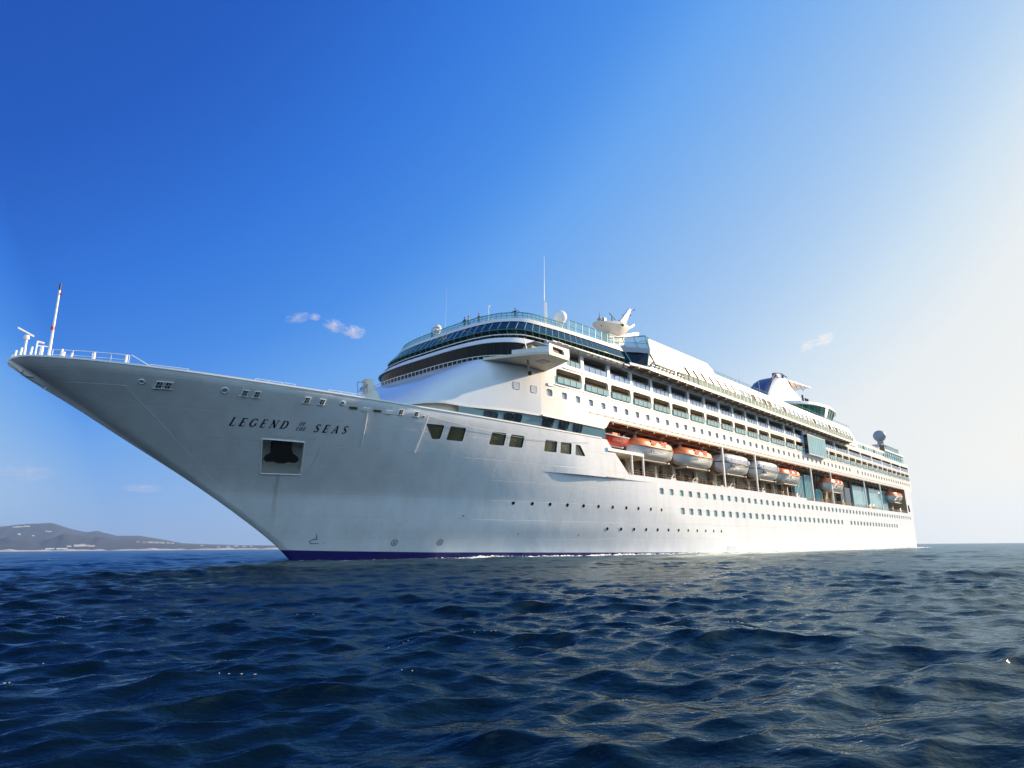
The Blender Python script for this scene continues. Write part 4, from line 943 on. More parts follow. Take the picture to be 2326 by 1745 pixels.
mb = MB(); mb.tube((62.05, -11, 32.6), (62.05, -11, 38.4), .14, .12, 6); mb.tube((62.5, -11, 32.6), (62.5, -11, 38.2), .14, .12, 6); mb.tube((62.05, -11, 38.2), (62.3, -11, 46.1), .07, .025, 5); mb.build('whip_antenna', MT['cap'], ship)
mb = MB(); mb.tube((48.31+3.2, 0, 32.6), (48.45+3.2, 0, 40.5), .05, .02, 4); mb.build('whip_antenna', MT['cap'], ship)
mb = MB(); mb.tube((53.4, 8, 32.6), (53.4, 8, 35.5), .05, .02, 4); mb.build('whip_antenna', MT['cap'], ship)
mb = MB(); mb.tube((56.77, -4, 32.6), (56.9, -4, 37.8), .06, .03, 5); mb.ball((56.9, -4, 37.9), .2, 1, 8); mb.build('lamp_pole', MT['cap'], ship)
mb = MB(); mb.ball((50.9, 1, 33.9), .55, 1.3, 12); mb.lathe((50.9, 1, 32.5), [(.35, 0), (.3, 1.2)], 8); mb.box(50.1, 50.7, .3, 1.7, 33.4, 33.5); mb.box(50.2, 50.8, .3, 1.7, 34.0, 34.1); mb.build('horn_housing', MT['white'], ship, smooth=40)
# stern radome on its lattice
mb = MB(); mb.ball((256.1, -10, 40.3), 2.15, .97, 24); mb.build('satellite_radome', mat('shade_grey_dome_skin', (.26, .29, .34), .5), ship, smooth=60)  # grey of the radome's shaded side put into its colour
mb = MB(); mb.lathe((256.1, -10, 36.6), [(.9, 0), (1.1, 1.8)], 12)
for a in (0, 90, 180, 270): mb.tube((256.1+1.2*math.cos(R(a)), -10+1.2*math.sin(R(a)), 32.9), (256.1+1.0*math.cos(R(a)), -10+1.0*math.sin(R(a)), 36.6), .14, None, 5)
mb.box(250.5, 258, -11.6, -8.4, 36.3, 36.6); mb.tube((244, -11, 32.9), (251, -11, 36.4), .12, None, 5); mb.tube((240, -12, 33), (240, -12, 35.2), .08, None, 4); mb.tube((246, -11, 33), (244, -12, 36.1), .08, None, 4)
mb.build('radome_stand', MT['grey'], ship)
# funnel
fn = MB(); rows = []
prof = [(35.4, 157.5, 206.5, 5.5), (40, 162.5, 203.5, 5.2), (43.5, 167.6, 200.5, 4.6), (46, 171.0, 198.0, 4.2), (48, 174.2, 191.0, 3.9), (49.6, 178.0, 188.8, 3.6), (50.2, 182, 187.6, 3.3)]
def ring(z, a, b, hw, n=28):
    pts = []
    for i in range(n+1):
        t = 2*math.pi*i/n; c = math.cos(t); s_ = math.sin(t)
        pts.append(((a+b)/2-(b-a)/2*math.copysign(abs(c)**.75, c), hw*math.copysign(abs(s_)**.6, s_), z))
    return pts
fn.grid([ring(*p) for p in prof]); fn.poly(ring(*prof[-1])[:-1]); w = fn.build('funnel', MT['white'], ship, smooth=50)
fr = MB(); rows = []
for z, a, b, hw in prof[:-1]:
    row = []
    for t in np.linspace(-.62, .62, 13):
        c = math.cos(t); s_ = math.sin(t); row.append(((a+b)/2-(b-a)/2*c**.75-.06, hw*1.012*math.copysign(abs(s_)**.6, s_), z))
    rows.append(row)
fr.grid(rows); fr.build('funnel_front_stripe', MT['navy'], w, smooth=50)
mb = MB(); mb.path([(173.0, -3.6, 48.2), (176.3, -3.6, 50.3), (180.5, -3.5, 51.1), (186, -3.3, 51.0)], .22, 6); mb.path([(173.2, -3.3, 47.6), (178, -3.5, 49.9)], .14, 5); mb.box(180.5, 182.6, -2.4, -1.0, 50.4, 51.6); mb.tube((184.8, -2.5, 50.2), (184.9, -2.5, 51.9), .3, .3, 8); mb.build('funnel_top_frame', MT['navy'], w)
mb = MB(); mb.hexa([(187.2, -3.4, 49.9), (206.5, -3.6, 51.15), (206.5, 3.6, 51.15), (187.2, 3.4, 49.9)], [(187.2, -3.4, 50.3), (206.5, -3.6, 51.35), (206.5, 3.6, 51.35), (187.2, 3.4, 50.3)]); mb.build('funnel_fin', MT['cap'], w)
mb = MB(); 
for a, b in ((191.5, 193.2), (195.5, 193.2), (195.5, 199), (201.5, 199)): mb.tube((a, -3.4, 50.2+.065*(a-187)), (b, -3.4, 48.9), .1, None, 4)
mb.build('fin_strut', MT['grey'], w)
mb = MB(); mb.xz([(187.4, 49.8), (190.6, 50.0), (190.2, 48.6), (188.4, 48.9)], -3.5, -2.5); mb.build('funnel_louvre', MT['lens'], w)
mb = MB()
for s in (197.5, 200.2, 202.0): mb.tube((s, -3.6, 44.5), (s-.6, -3.6, 47.2 if s < 199 else 46.6), .28, .28, 8)
mb.build('exhaust_pipe', MT['black'], w)
# round lounge at the funnel
mb = MB(); A = [(196+21*math.cos(t), 12.2*math.sin(t), 0) for t in np.linspace(0, 2*math.pi, 41)]
gl = MB(); gl.grid([[np.array((196+17.0*math.cos(t), 10.4*math.sin(t), 38.6)), np.array((196+19.0*math.cos(t), 11.2*math.sin(t), 41.3))] for t in np.linspace(0, 2*math.pi, 41)])
sl_ = MB(); sl_.prism([(196+21*math.cos(t), 11.6*math.sin(t), 41.3) for t in np.linspace(0, 2*math.pi, 41)[:-1]], [(196+20.3*math.cos(t), 11.2*math.sin(t), 42.2) for t in np.linspace(0, 2*math.pi, 41)[:-1]])
w = sl_.build('funnel_lounge_roof', MT['white'], ship)
gl.build('funnel_lounge_glass', mat('green_lounge_glass', (.015, .11, .07), .08, spec=.9, noise=.8, nscale=1.5), w)
mb = MB()
for i in range(40):
    t = 2*math.pi*i/40; mb.tube((196+17.05*math.cos(t), 10.45*math.sin(t), 38.6), (196+19.05*math.cos(t), 11.25*math.sin(t), 41.3), .08, None, 4)
mb.build('funnel_lounge_mullion', MT['teal'], w)
mb = MB(); mb.prism([(196+14*math.cos(t), 8*math.sin(t), 35.4) for t in np.linspace(0, 2*math.pi, 25)[:-1]], [(196+17.2*math.cos(t), 10.5*math.sin(t), 38.6) for t in np.linspace(0, 2*math.pi, 25)[:-1]]); mb.build('funnel_lounge_base', MT['white'], w)

# ------------------------------------------------------------------ bow gear
mb = MB(); mb.tube((2.9, 0, 17.5), (2.82, 0, 25.6), .13, .085, 8); w = mb.build('jackstaff', MT['cap'], ship, smooth=60)
mb = MB(); mb.tube((2.82, 0, 25.6), (2.82, 0, 26.25), .09, .09, 8); mb.build('top_lamp', MT['dark'], w)
mb = MB(); mb.box(2.9, 3.1, -.15, .1, 25.2, 25.3); mb.tube((2.8, 0, 21.6), (2.8, 0, 21.9), .17, None, 8); mb.build('bracket', MT['lens'], w)
mb = MB(); mb.tube((1.1, 0, 17.1), (1.0, 0, 20.2), .12, .10, 8); mb.lathe((.98, 0, 20.2), [(.2, 0), (.26, .15), (.2, .4)], 10); w = mb.build('bow_radar_post', MT['cap'], ship, smooth=40)
mb = MB(); mb.hexa([(.22, -.08, 21.08), (.22, .08, 21.08), (1.52, .08, 20.55), (1.52, -.08, 20.55)], [(.22, -.08, 21.22), (.22, .08, 21.22), (1.52, .08, 20.69), (1.52, -.08, 20.69)]); mb.build('scanner_bar', MT['cap'], w)
mb = MB(); mb.tube((1.85, 0, 17.2), (1.84, 0, 20.25), .07, None, 6); mb.tube((2.27, 0, 17.2), (2.27, 0, 19.8), .17, .14, 8); mb.tube((1.84, 0, 20.2), (2.4, 0, 20.15), .09, None, 6); mb.tube((1.84, 0, 19.8), (2.7, 0, 19.9), .05, None, 5); mb.build('bow_davit', MT['cap'], ship)
for x, y, h in ((.25, -1.0, .75), (.55, -1.3, 1.0), (1.2, -1.8, 1.1), (.3, .8, .7), (3.3, -3.6, .7), (3.1, -4.4, .9), (3.8, -4.8, .6)):
    mb = MB(); y = math.copysign(min(abs(y), hull(x, 17.9, True)*.8), y); mb.tube((x, y, zdeck(x)-.02), (x+.05, y, 18.05+h), .11, .09, 7); mb.build('vent_pipe', MT['cap'], ship)
def rail(s_a, s_b, h, n, name='bow_rail', ends=True):
    mb = MB(); T = []
    for i in range(n+1):
        s = s_a+(s_b-s_a)*i/n; y = -(hull(s, 17, True)-.12); z = zdeck(s)+.1
        mb.tube((s, y, z-.1), (s, y, z+h), .03, None, 4); T.append((s, y, z+h))
    mb.path(T, .03, 4)
    if h > .6: mb.path([(a, b, c-h*.5) for a, b, c in T], .02, 4)
    return mb.build(name, MT['cap'], ship)
rail(2.6, 7.8, .95, 4); rail(9.4, 12.4, .3, 2); rail(18.2, 22.0, .3, 3); rail(25.5, 29.5, .3, 3)
mb = MB(); mb.tube((7.8, -6.95, 18.7), (9.3, -7.6, 17.8), .04, None, 5); mb.build('bow_rail', MT['cap'], ship)
mb = MB(); mb.tube((5.2, -5.6, 17.85), (5.2, -5.6, 18.65), .12, None, 7); mb.tube((7.5, -6.6, 17.8), (7.5, -6.6, 18.7), .12, None, 7); mb.build('fairlead_post', MT['cap'], ship)
# windlass crane on the foredeck
mb = MB(); mb.lathe((36.0, -4, 16.0), [(1.9, 0), (1.7, 2.2), (1.2, 3.6), (.8, 4.6)], 14); mb.hexa([(35.3, -4.5, 19.5), (36.6, -4.5, 19.5), (36.6, -3.3, 19.5), (35.3, -3.3, 19.5)], [(34.9, -4.4, 22.0), (35.8, -4.4, 22.1), (35.8, -3.4, 22.1), (34.9, -3.4, 22.0)])
w = mb.build('deck_crane', MT['cream'], ship, smooth=35)
mb = MB(); mb.path([(33.9, -4.2, 19.4), (33.7, -4.2, 21.4), (34.6, -4.4, 21.5), (34.6, -4.4, 20.3), (33.8, -4.2, 20.3)], .05, 4); mb.tube((34.1, -4.4, 20.5), (34.9, -4.6, 21.2), .2, .16, 7); mb.tube((35.8, -4.6, 20.1), (36.3, -4.6, 20.0), .25, None, 7); mb.build('crane_ladder', MT['grey'], w)
# ------------------------------------------------------------------ lifeboats
def boat_sections(L, B, z0, zs, ztop, n=25, power=3.2):
    rows = []
    for x in np.linspace(-1, 1, n):
        k = max(0.0, 1-abs(x)**power)**.5
        rows.append((x*L/2, max(.02, B/2*k), z0+(1-k)*(zs-z0)*.55, zs+.25*abs(x)**2.5))
    return rows
def make_lifeboat(name, label, kind, loc, L=13.8):
    t = empty(name, loc); tag(t, label, 'lifeboat' if kind != 'rescue' else 'rescue boat', 'lifeboats hanging in the davits along the promenade' if kind != 'rescue' else None)
    B = 4.2; z0, zs, zt = 0.0, 1.85, 3.55
    if kind == 'rescue': L, B, z0, zs = 8.2, 2.7, 0.0, 1.25
    hb = MB(); rows = []
    for x, b, zb_, zr in boat_sections(L, B, z0, zs, zt):
        row = []
        for a in np.linspace(-1, 1, 13):
            y = b*math.copysign(abs(a)**.8, a); z = zb_+(zr-zb_)*(abs(a)**2.6)
            row.append((x, y, z))
        rows.append(row)
    hb.grid(rows)
    if kind == 'rescue': hb.grid([[(x, -b, zr), (x, 0, zr-.25), (x, b, zr)] for x, b, _, zr in boat_sections(L, B, z0, zs, zt)])
    h = hb.build('hull', MT['red'] if kind == 'rescue' else MT['boatwhite'], t, smooth=60)
    kb = MB(); kb.xz([(-L*.34, .02), (L*.36, .02), (L*.34, -.14), (-L*.30, -.14)], -.1, .1); kb.build('keel', MT['cap'], h)
    gb = MB(); sec = boat_sections(L, B, z0, zs, zt)
    for sg in (-1, 1): gb.path([(x, sg*(b+.03), zr) for x, b, _, zr in sec], .09, 5)
    gb.build('gunwale', MT['orange'] if kind == 'closed' else MT['cap'] if kind == 'rescue' else MT['dark'], h)
    if kind == 'rescue':
        eb = MB(); eb.box(2.6, 3.1, -.3, .3, 1.0, 1.9); eb.build('engine', MT['dark'], t)
        cb = MB(); cb.box(-.6, .8, -.5, .5, 1.0, 2.0); cb.lathe((1.6, 0, 1.2), [(.35, 0), (.3, .9)], 8); cb.build('console', MT['orange'], t)
        return t
    cb = MB(); rows = []
    ks = 25; prof = []
    for x in np.linspace(-1, 1, ks):
        k = max(0, 1-abs(x)**(3.4 if kind == 'closed' else 5))**.5; b = B/2*k*(.97 if kind == 'closed' else .92)
        hgt = (zt-zs-.1)*(max(0, 1-abs(x)**(5.0 if kind == 'closed' else 7)))**.6
        row = []
        for a in np.linspace(-1, 1, 13):
            if kind == 'closed': y = b*math.sin(a*math.pi/2); z = zs+.25*abs(x)**2.5+hgt*max(0, math.cos(a*math.pi/2))**.55
            else: y = b*math.copysign(min(1, abs(a)*1.6)**1.0, a)*(.9 if abs(a) < .7 else 1); z = zs+.2+hgt*(1.12*min(1, (1-abs(a))*2.6))**.8
            row.append((x*L/2*.96, y, z))
        rows.append(row)
    cb.grid(rows); c = cb.build('canopy', MT['orange'] if kind == 'closed' else MT['boatwhite'], t, smooth=50)
    if kind == 'closed':
        for x in (-1.6, 1.4): hb_ = MB(); hb_.box(x-.9, x+.9, -2.02, -1.6, 2.3, 2.95); hb_.build('side_hatch', MT['red'], c)
        rb = MB(); rb.path([(x*L/2*.9, -B/2*.98*max(0, 1-abs(x)**2.6)**.5-.05, 2.18+.2*abs(x)**2.5) for x in np.linspace(-.95, .95, 13)], .05, 4); rb.build('grab_line', MT['red'], c)
        wb = MB(); wb.box(L*.28, L*.34, -.8, .8, 3.0, 3.5); wb.build('steering_dome', MT['orange'], c)
        nb = MB()
        for k in (-1, 0): nb.tube((-2.0+k*.6, -B/2*.93, .85), (-1.8+k*.6, -B/2*.99, 1.5), .05, None, 4)
        nb.build('number_mark', MT['navy'], h)
    else:
        for x0_, x1_ in ((-5.6, -4.0), (-3.6, -1.3), (-.9, 1.4), (1.9, 3.6), (4.0, 5.2)):
            wb = MB(); b = B/2*.925; wb.hexa([(x0_, -b-.03, 2.25), (x1_, -b-.03, 2.25), (x1_, -b+.2, 2.25), (x0_, -b+.2, 2.25)], [(x0_+.1, -b+.0, 2.95), (x1_-.1, -b+.0, 2.95), (x1_-.1, -b+.25, 2.95), (x0_+.1, -b+.25, 2.95)])
            wb.build('window', MT['cabin2'], c)
        sb = MB(); sb.path([(x*L/2, -(B/2*max(0, 1-abs(x)**2.3)**.5+.03), 1.62+.2*abs(x)**2.5) for x in np.linspace(-.3, .97, 14)], .07, 5); sb.build('rubbing_strake', MT['dark'], h)
        nb = MB()
        for k in range(3): nb.box(-3.9+k*.45, -3.65+k*.45, -B/2-.06, -B/2+.2, 1.0, 1.55)
        nb.build('number_mark', MT['navy'], h)
        fb = MB(); fb.box(-4.5, -1.5, -.8, .8, 3.35, 3.65); fb.tube((3, 0, 3.3), (3, 0, 4.1), .06, None, 5); fb.build('roof_hatch', MT['orange'] if label.find('lamp') >= 0 else MT['cap'], c)
    lb = MB()
    for e in (-4.2, 4.2): lb.box(e-.14, e+.14, -.14, .14, 2.9, 3.5)
    lb.build('lifting_hook', MT['grey'], t)
    return t
make_lifeboat('rescue_boat', 'small open red orange rescue boat at the front end of the lifeboat deck', 'rescue', (73.6, -14.6, 16.55))
BL = [('orange topped white lifeboat directly behind the small red rescue boat', 'closed'),
      ('orange topped white lifeboat just ahead of the first tall white pillar', 'closed'),
      ('white tender with windows and orange lamp on its roof, between the first two tall pillars', 'tender'),
      ('white tender with windows just behind the second tall pillar', 'tender'),
      ('orange topped lifeboat hanging in front of the striped teal glass panels', 'closed'),
      ('orange topped lifeboat alone in the bay behind the fourth tall pillar', 'closed'),
      ('small looking orange topped lifeboat nearest the stern, in the dark last bay', 'closed')]
for c, (lab, k) in zip(BOATS, BL): make_lifeboat('lifeboat', lab, k, (c, -14.35, 15.2))

# ------------------------------------------------------------------ passengers on the lounge roof
def person_mat(name, top, legs):
    m = mat(name, top, .8); t = m.node_tree; b = t.nodes['Principled BSDF']
    g = t.nodes.new('ShaderNodeTexCoord'); sx = t.nodes.new('ShaderNodeSeparateXYZ'); t.links.new(g.outputs['Object'], sx.inputs[0])
    rp = t.nodes.new('ShaderNodeValToRGB'); rp.color_ramp.interpolation = 'CONSTANT'
    mr = t.nodes.new('ShaderNodeMath'); mr.operation = 'MULTIPLY'; mr.inputs[1].default_value = .5; t.links.new(sx.outputs['Z'], mr.inputs[0]); t.links.new(mr.outputs[0], rp.inputs[0])
    e = rp.color_ramp.elements; e[0].position = 0; e[0].color = (.02, .02, .02, 1); e[1].position = .04; e[1].color = (*legs, 1)
    for p, c in ((.46, top), (.735, (.45, .26, .18))):
        x = e.new(p); x.color = (*c, 1)
    t.links.new(rp.outputs[0], b.inputs['Base Color']); return m
def make_person(label, loc, rz, top, legs, arms='rail'):
    J = {'pelvis': (0, 0, .93), 'chest': (0.02, 0, 1.25), 'neck': (.02, 0, 1.48), 'head': (.04, 0, 1.56), 'crown': (.05, 0, 1.72)}
    V = [J['pelvis'], J['chest'], J['neck'], J['head'], J['crown']]; Rr = [.15, .17, .06, .085, .08]; E = [(0, 1), (1, 2), (2, 3), (3, 4)]
    for sg in (-1, 1):
        b = len(V); V += [(0, sg*.1, .88), (.03, sg*.12, .48), (0, sg*.13, .08), (.14, sg*.14, .04)]; Rr += [.10, .065, .05, .045]; E += [(0, b), (b, b+1), (b+1, b+2), (b+2, b+3)]
        b = len(V)
        V += [(0.02, sg*.20, 1.40), (.02 if arms == 'wide' else .1, sg*(.52 if arms == 'wide' else .28), 1.30 if arms == 'wide' else 1.15), (.15 if arms == 'wide' else .36, sg*(.78 if arms == 'wide' else .2), 1.12)]
        Rr += [.07, .05, .04]; E += [(1, b), (b, b+1), (b+1, b+2)]
    me = bpy.data.meshes.new('body'); me.from_pydata(V, E, []); me.update()
    t = empty('person', loc); t.rotation_euler = (0, 0, rz); tag(t, label, 'person', 'people at the rail above the lounge windows')
    o = bpy.data.objects.new('body', me); COL.objects.link(o); o.parent = t; me.materials.append(person_mat('clothes', top, legs))
    sk = o.modifiers.new('skin', 'SKIN'); sk.use_smooth_shade = True
    for i, r_ in enumerate(Rr): me.skin_vertices[0].data[i].radius = (r_, r_)
    me.skin_vertices[0].data[0].use_root = True
    o.modifiers.new('sub', 'SUBSURF').levels = 1; o.modifiers['sub'].render_levels = 1
    hb = MB(); hb.ball((.03, 0, 1.74), .105, .9, 10); h = hb.build('hair', mat('dark_hair', (.03, .02, .015), .8), o, smooth=60)
    return t
DZ = 32.66
make_person('person in dark clothes with both arms spread along the rail at its highest point', (54.3, -12.0, DZ+.25), R(200), (.015, .03, .03), (.015, .02, .03), 'wide')
make_person('person with reddish hair in brown clothes leaning on the teal rail', (51.7, -7.2, DZ), R(185), (.22, .07, .04), (.05, .04, .04))
make_person('person in black top beside a white hooded figure at the teal rail', (51.3, -4.6, DZ), R(180), (.02, .02, .025), (.03, .03, .05))
make_person('person in pale top at the teal rail, next to the person in black', (51.35, -5.4, DZ), R(180), (.6, .6, .58), (.1, .12, .14))
make_person('lone person in dark clothes at the left part of the teal rail', (51.6, 3.2, DZ), R(175), (.02, .02, .03), (.02, .02, .03))
def make_lounger(label, loc, rz):
    t = empty('deck_chair', loc); t.rotation_euler = (0, 0, rz); tag(t, label, 'deck chair', 'pale deck chairs behind the teal rail')
    f = MB(); f.hexa([(-.2, -.28, .3), (.5, -.28, .3), (.5, .28, .3), (-.2, .28, .3)], [(-.2, -.28, .36), (.5, -.28, .4), (.5, .28, .4), (-.2, .28, .36)]); f.build('seat', MT['cap'], t)
    f = MB(); f.hexa([(-.2, -.28, .3), (-.14, -.28, .3), (-.14, .28, .3), (-.2, .28, .3)], [(-.62, -.28, 1.05), (-.56, -.28, 1.07), (-.56, .28, 1.07), (-.62, .28, 1.05)]); f.build('backrest', MT['cap'], t)
    for x in (-.25, .4):
        for y in (-.25, .25): l = MB(); l.tube((x, y, 0), (x, y, .33), .03, None, 5); l.build('leg', MT['cap'], t)
chairs = plan(51.9, 13.9, DZ, 56.5, 19)
labs = ['seen past the person with reddish hair', 'seen just left of the person with arms spread', 'seen between the two groups of people', 'seen nearest the lamp pole', 'seen right of the lone person', 'seen in the middle of the left part of the rail', 'seen just below the horn housing', 'seen beside the person in black']
for i, k in enumerate((4, 5, 6, 7, 8, 9, 10, 11)):
    make_lounger('pale deck chair '+labs[i], tuple(chairs[k]), R(170+7*i))

# ------------------------------------------------------------------ clouds
def cloud_mat(scale, lo, hi, dens, rot):
    m = bpy.data.materials.new('cloud_vapour'); m.use_nodes = True; t = m.node_tree; t.nodes.clear(); NN = t.nodes.new; L = t.links.new
    o = NN('ShaderNodeOutputMaterial'); pv = NN('ShaderNodeVolumePrincipled'); pv.inputs['Color'].default_value = (.98, .96, .96, 1); pv.inputs['Anisotropy'].default_value = .2
    g = NN('ShaderNodeTexCoord'); mp = NN('ShaderNodeMapping'); mp.inputs['Rotation'].default_value = (0, rot, 0); mp.inputs['Scale'].default_value = (.55, 1, 1.3); L(g.outputs['Object'], mp.inputs[0])
    n = NN('ShaderNodeTexNoise'); n.inputs['Scale'].default_value = scale; n.inputs['Detail'].default_value = 7; n.inputs['Roughness'].default_value = .62; L(mp.outputs[0], n.inputs['Vector'])
    r2 = NN('ShaderNodeMapRange'); r2.inputs['From Min'].default_value = lo; r2.inputs['From Max'].default_value = hi; L(n.outputs['Fac'], r2.inputs['Value'])
    ctr = NN('ShaderNodeVectorMath'); ctr.operation = 'SUBTRACT'; ctr.inputs[1].default_value = (.5, .5, .5); L(g.outputs['Generated'], ctr.inputs[0])
    ln = NN('ShaderNodeVectorMath'); ln.operation = 'LENGTH'; L(ctr.outputs[0], ln.inputs[0])
    r = NN('ShaderNodeMapRange'); r.inputs['From Min'].default_value = .5; r.inputs['From Max'].default_value = .12; L(ln.outputs['Value'], r.inputs['Value'])
    mu = NN('ShaderNodeMath'); mu.operation = 'MULTIPLY'; L(r.outputs[0], mu.inputs[0]); L(r2.outputs[0], mu.inputs[1])
    md = NN('ShaderNodeMath'); md.operation = 'MULTIPLY'; md.inputs[1].default_value = dens; L(mu.outputs[0], md.inputs[0]); L(md.outputs[0], pv.inputs['Density'])
    L(pv.outputs[0], o.inputs['Volume']); return m
def make_cloud(az, el, dist, rx, rz_, tilt, label, dens=.03, lo=.45, hi=.62):
    c = Vector((math.cos(R(az))*math.cos(R(el)), math.sin(R(az))*math.cos(R(el)), math.sin(R(el))))*dist+CAM
    mb = MB(); n = 24; rows = []
    for i in range(n//2+1):
        row = []
        for j in range(n+1):
            a = math.pi*i/(n//2); b = 2*math.pi*j/n; w_ = 1+.08*math.sin(3*b+2*a)
            row.append((math.sin(a)*math.cos(b)*rx*w_, math.sin(a)*math.sin(b)*rx*.5*w_, math.cos(a)*rz_))
        rows.append(row)
    mb.grid(rows, None, True)
    o = mb.build('cloud', cloud_mat(1.6/rz_, lo, hi, dens*60/rz_, .5), None, smooth=True, loc=c); tag(o, label, 'cloud', 'small wisps of cloud')
    o.rotation_euler = (0, -tilt, R(az-90)); return o
make_cloud(59.3, 18.95, 5000, 95, 62, -.25, 'biggest white wisp of cloud, above the foredeck crane, its upper left half', .034, .47, .66)
make_cloud(57.6, 18.55, 5000, 105, 62, -.1, 'biggest white wisp of cloud, above the foredeck crane, its lower right half', .040, .47, .64)
make_cloud(62.4, 19.3, 5000, 110, 45, .3, 'faint thin wisp of cloud left of the biggest one', .012)
make_cloud(61.0, 19.5, 5000, 50, 34, .1, 'tiny round puff of cloud beside the biggest one', .02, .4)
make_cloud(17.2, 15.85, 5000, 70, 40, .5, 'small pale cloud above the funnel, the left one of two', .022, .44)
make_cloud(15.9, 16.2, 5000, 85, 48, .3, 'small pale cloud above the funnel, the right one of two', .028, .44)
make_cloud(80.0, 5.4, 11500, 420, 130, 0, 'low pale cloud over the hills at the left edge', .006)
make_cloud(72.8, 4.6, 11500, 330, 80, 0, 'low pale cloud over the lower end of the hills', .006)

# ------------------------------------------------------------------ far coast
def skyline(az):
    return float(np.interp(az, [55, 59, 62.3, 66, 69.5, 71.4, 72.6, 74.0, 75.3, 76.0, 76.9, 78.05, 78.6, 79.6, 81, 83, 86, 90, 95, 102], [.000, .0036, .0048, .0060, .0085, .0150, .0186, .0182, .0243, .0228, .0265, .0335, .0330, .0322, .0288, .031, .036, .03, .02, .0]))
def nz(x, y): return math.sin(x*1.3+.7)*math.cos(y*1.7+x*.6)+.5*math.sin(x*3.1+y*2.3)+.25*math.sin(x*7.3-y*5.1+1)
mb = MB(); rows = []
for az in np.linspace(54, 103, 330):
    row = []
    for k, rr_ in enumerate(np.linspace(0, 1, 22)):
        dist = 6200+rr_*3800; hfull = skyline(az)*10000
        front = min(hfull*.55, 118+30*nz(az*.8, 2))*(1 if az > 62 else max(0, (az-57)/5))
        h = front*math.exp(-((rr_-.28)/.2)**2)+hfull*1.0*sm(.3, 1.0, rr_)**1.2
        h *= 1+.07*nz(az*2.1, rr_*9)*math.sin(math.pi*min(1, rr_)); h = max(h, 0)*(0 if k == 0 else 1)+(-2 if k == 0 else 3)
        row.append((CAM.x+dist*math.cos(R(az)), CAM.y+dist*math.sin(R(az)), h))
    rows.append(row)
mb.grid(rows)
hm_ = mat('scrub_hillside', (.024, .034, .036), .95, noise=.6, nscale=.004)
o = mb.build('hills', hm_, None, smooth=True); tag(o, kind='structure')
mb = MB(); rows = []
for i, az in enumerate(np.linspace(60, 103, 90)):
    w_ = 14+8*nz(az*1.9, 0); rows.append([(CAM.x+6150*math.cos(R(az)), CAM.y+6150*math.sin(R(az)), .3), (CAM.x+6260*math.cos(R(az)), CAM.y+6260*math.sin(R(az)), max(3, w_*.75))])
mb.grid(rows); o = mb.build('beach', mat('pale_sand', (.55, .50, .42), .9, noise=.4, nscale=.01), None); tag(o, kind='structure')
HS = MT['cap']; houses = [(79.9, .0285, 80, 9), (79.55, .0292, 60, 10), (80.2, .0282, 50, 7), (79.9, .0195, 26, 14), (79.1, .0182, 24, 8), (78.35, .0235, 30, 8), (78.15, .0232, 30, 9), (76.9, .0052, 30, 8), (76.4, .0054, 50, 14), (76.1, .0056, 40, 16), (75.8, .0052, 30, 12), (75.5, .005, 40, 10),
          (72.6, .0098, 30, 12), (72.2, .0094, 36, 12), (71.8, .0092, 40, 14), (71.4, .009, 50, 12), (71.0, .0088, 40, 12), (70.6, .0085, 30, 10), (70.3, .0082, 30, 10), (78.0, .0022, 60, 9), (77.3, .0022, 70, 9), (66.3, .003, 34, 12), (65.7, .0035, 40, 14), (65.1, .003, 36, 12), (67.0, .0028, 30, 10), (64.6, .0032, 22, 10), (68.2, .005, 26, 9)]
where = ['the long pale building high on the ridge', 'pale building high on the ridge, the right end of the row', 'pale building high on the ridge, the left end of the row', 'lone white house halfway up the left hill', 'lone white house right of the house halfway up', 'small white house below the summit, the left one', 'small white house below the summit, the right one'
         , 'pale house at the left end of the shore hamlet', 'wide pale house in the shore hamlet', 'tallest pale house in the shore hamlet', 'pale house right of the tallest in the shore hamlet', 'pale house at the right end of the shore hamlet',
         'pinkish house at the left end of the hillside village', 'second pinkish house from the left in the hillside village', 'third house from the left in the hillside village', 'wide house in the middle of the hillside village', 'house right of the middle one in the hillside village', 'next to last house of the hillside village', 'last house at the right of the hillside village',
         'long low building on the beach at the left', 'long low building on the beach, right of its twin', 'house left of the tall one in the hamlet beside the bow', 'tall house in the hamlet beside the ship bow', 'house right of the tall one in the hamlet beside the bow', 'house at the left end of the hamlet beside the bow', 'tiny house closest to the ship bow', 'tiny lone house between village and bow']
pinkm = mat('terracotta_wall', (.62, .42, .32), .8); whm = mat('lime_wall', (.80, .78, .72), .8); rfm = mat('clay_roof', (.40, .16, .09), .8)
bvh_pts = None
dg = bpy.context.evaluated_depsgraph_get(); dg.update()
for (az, te, wd, ht), lab in zip(houses, where):
    d_ = Vector((math.cos(R(az)), math.sin(R(az)), te)).normalized()
    ok, hit, nn_, _, ho, _ = SC.ray_cast(dg, CAM+d_*5500, d_, distance=6000)
    if not ok: hit = CAM+d_*6240
    p = hit; t = empty('house', (p.x, p.y, p.z)); t.rotation_euler = (0, 0, R(az+90)); tag(t, lab+' on the far coast', 'house', 'houses on the far coast')
    b_ = MB(); b_.box(-wd/2, wd/2, -8, 8, -8, ht); b_.build('wall', pinkm if 'pink' in lab else whm, t)
    if ht > 9: r_ = MB(); r_.prism([(-wd/2-.6, -9, ht), (wd/2+.6, -9, ht), (wd/2+.6, 9, ht), (-wd/2-.6, 9, ht)], [(-wd/2+4, -1, ht+4), (wd/2-4, -1, ht+4), (wd/2-4, 1, ht+4), (-wd/2+4, 1, ht+4)]); r_.build('roof', rfm, t)

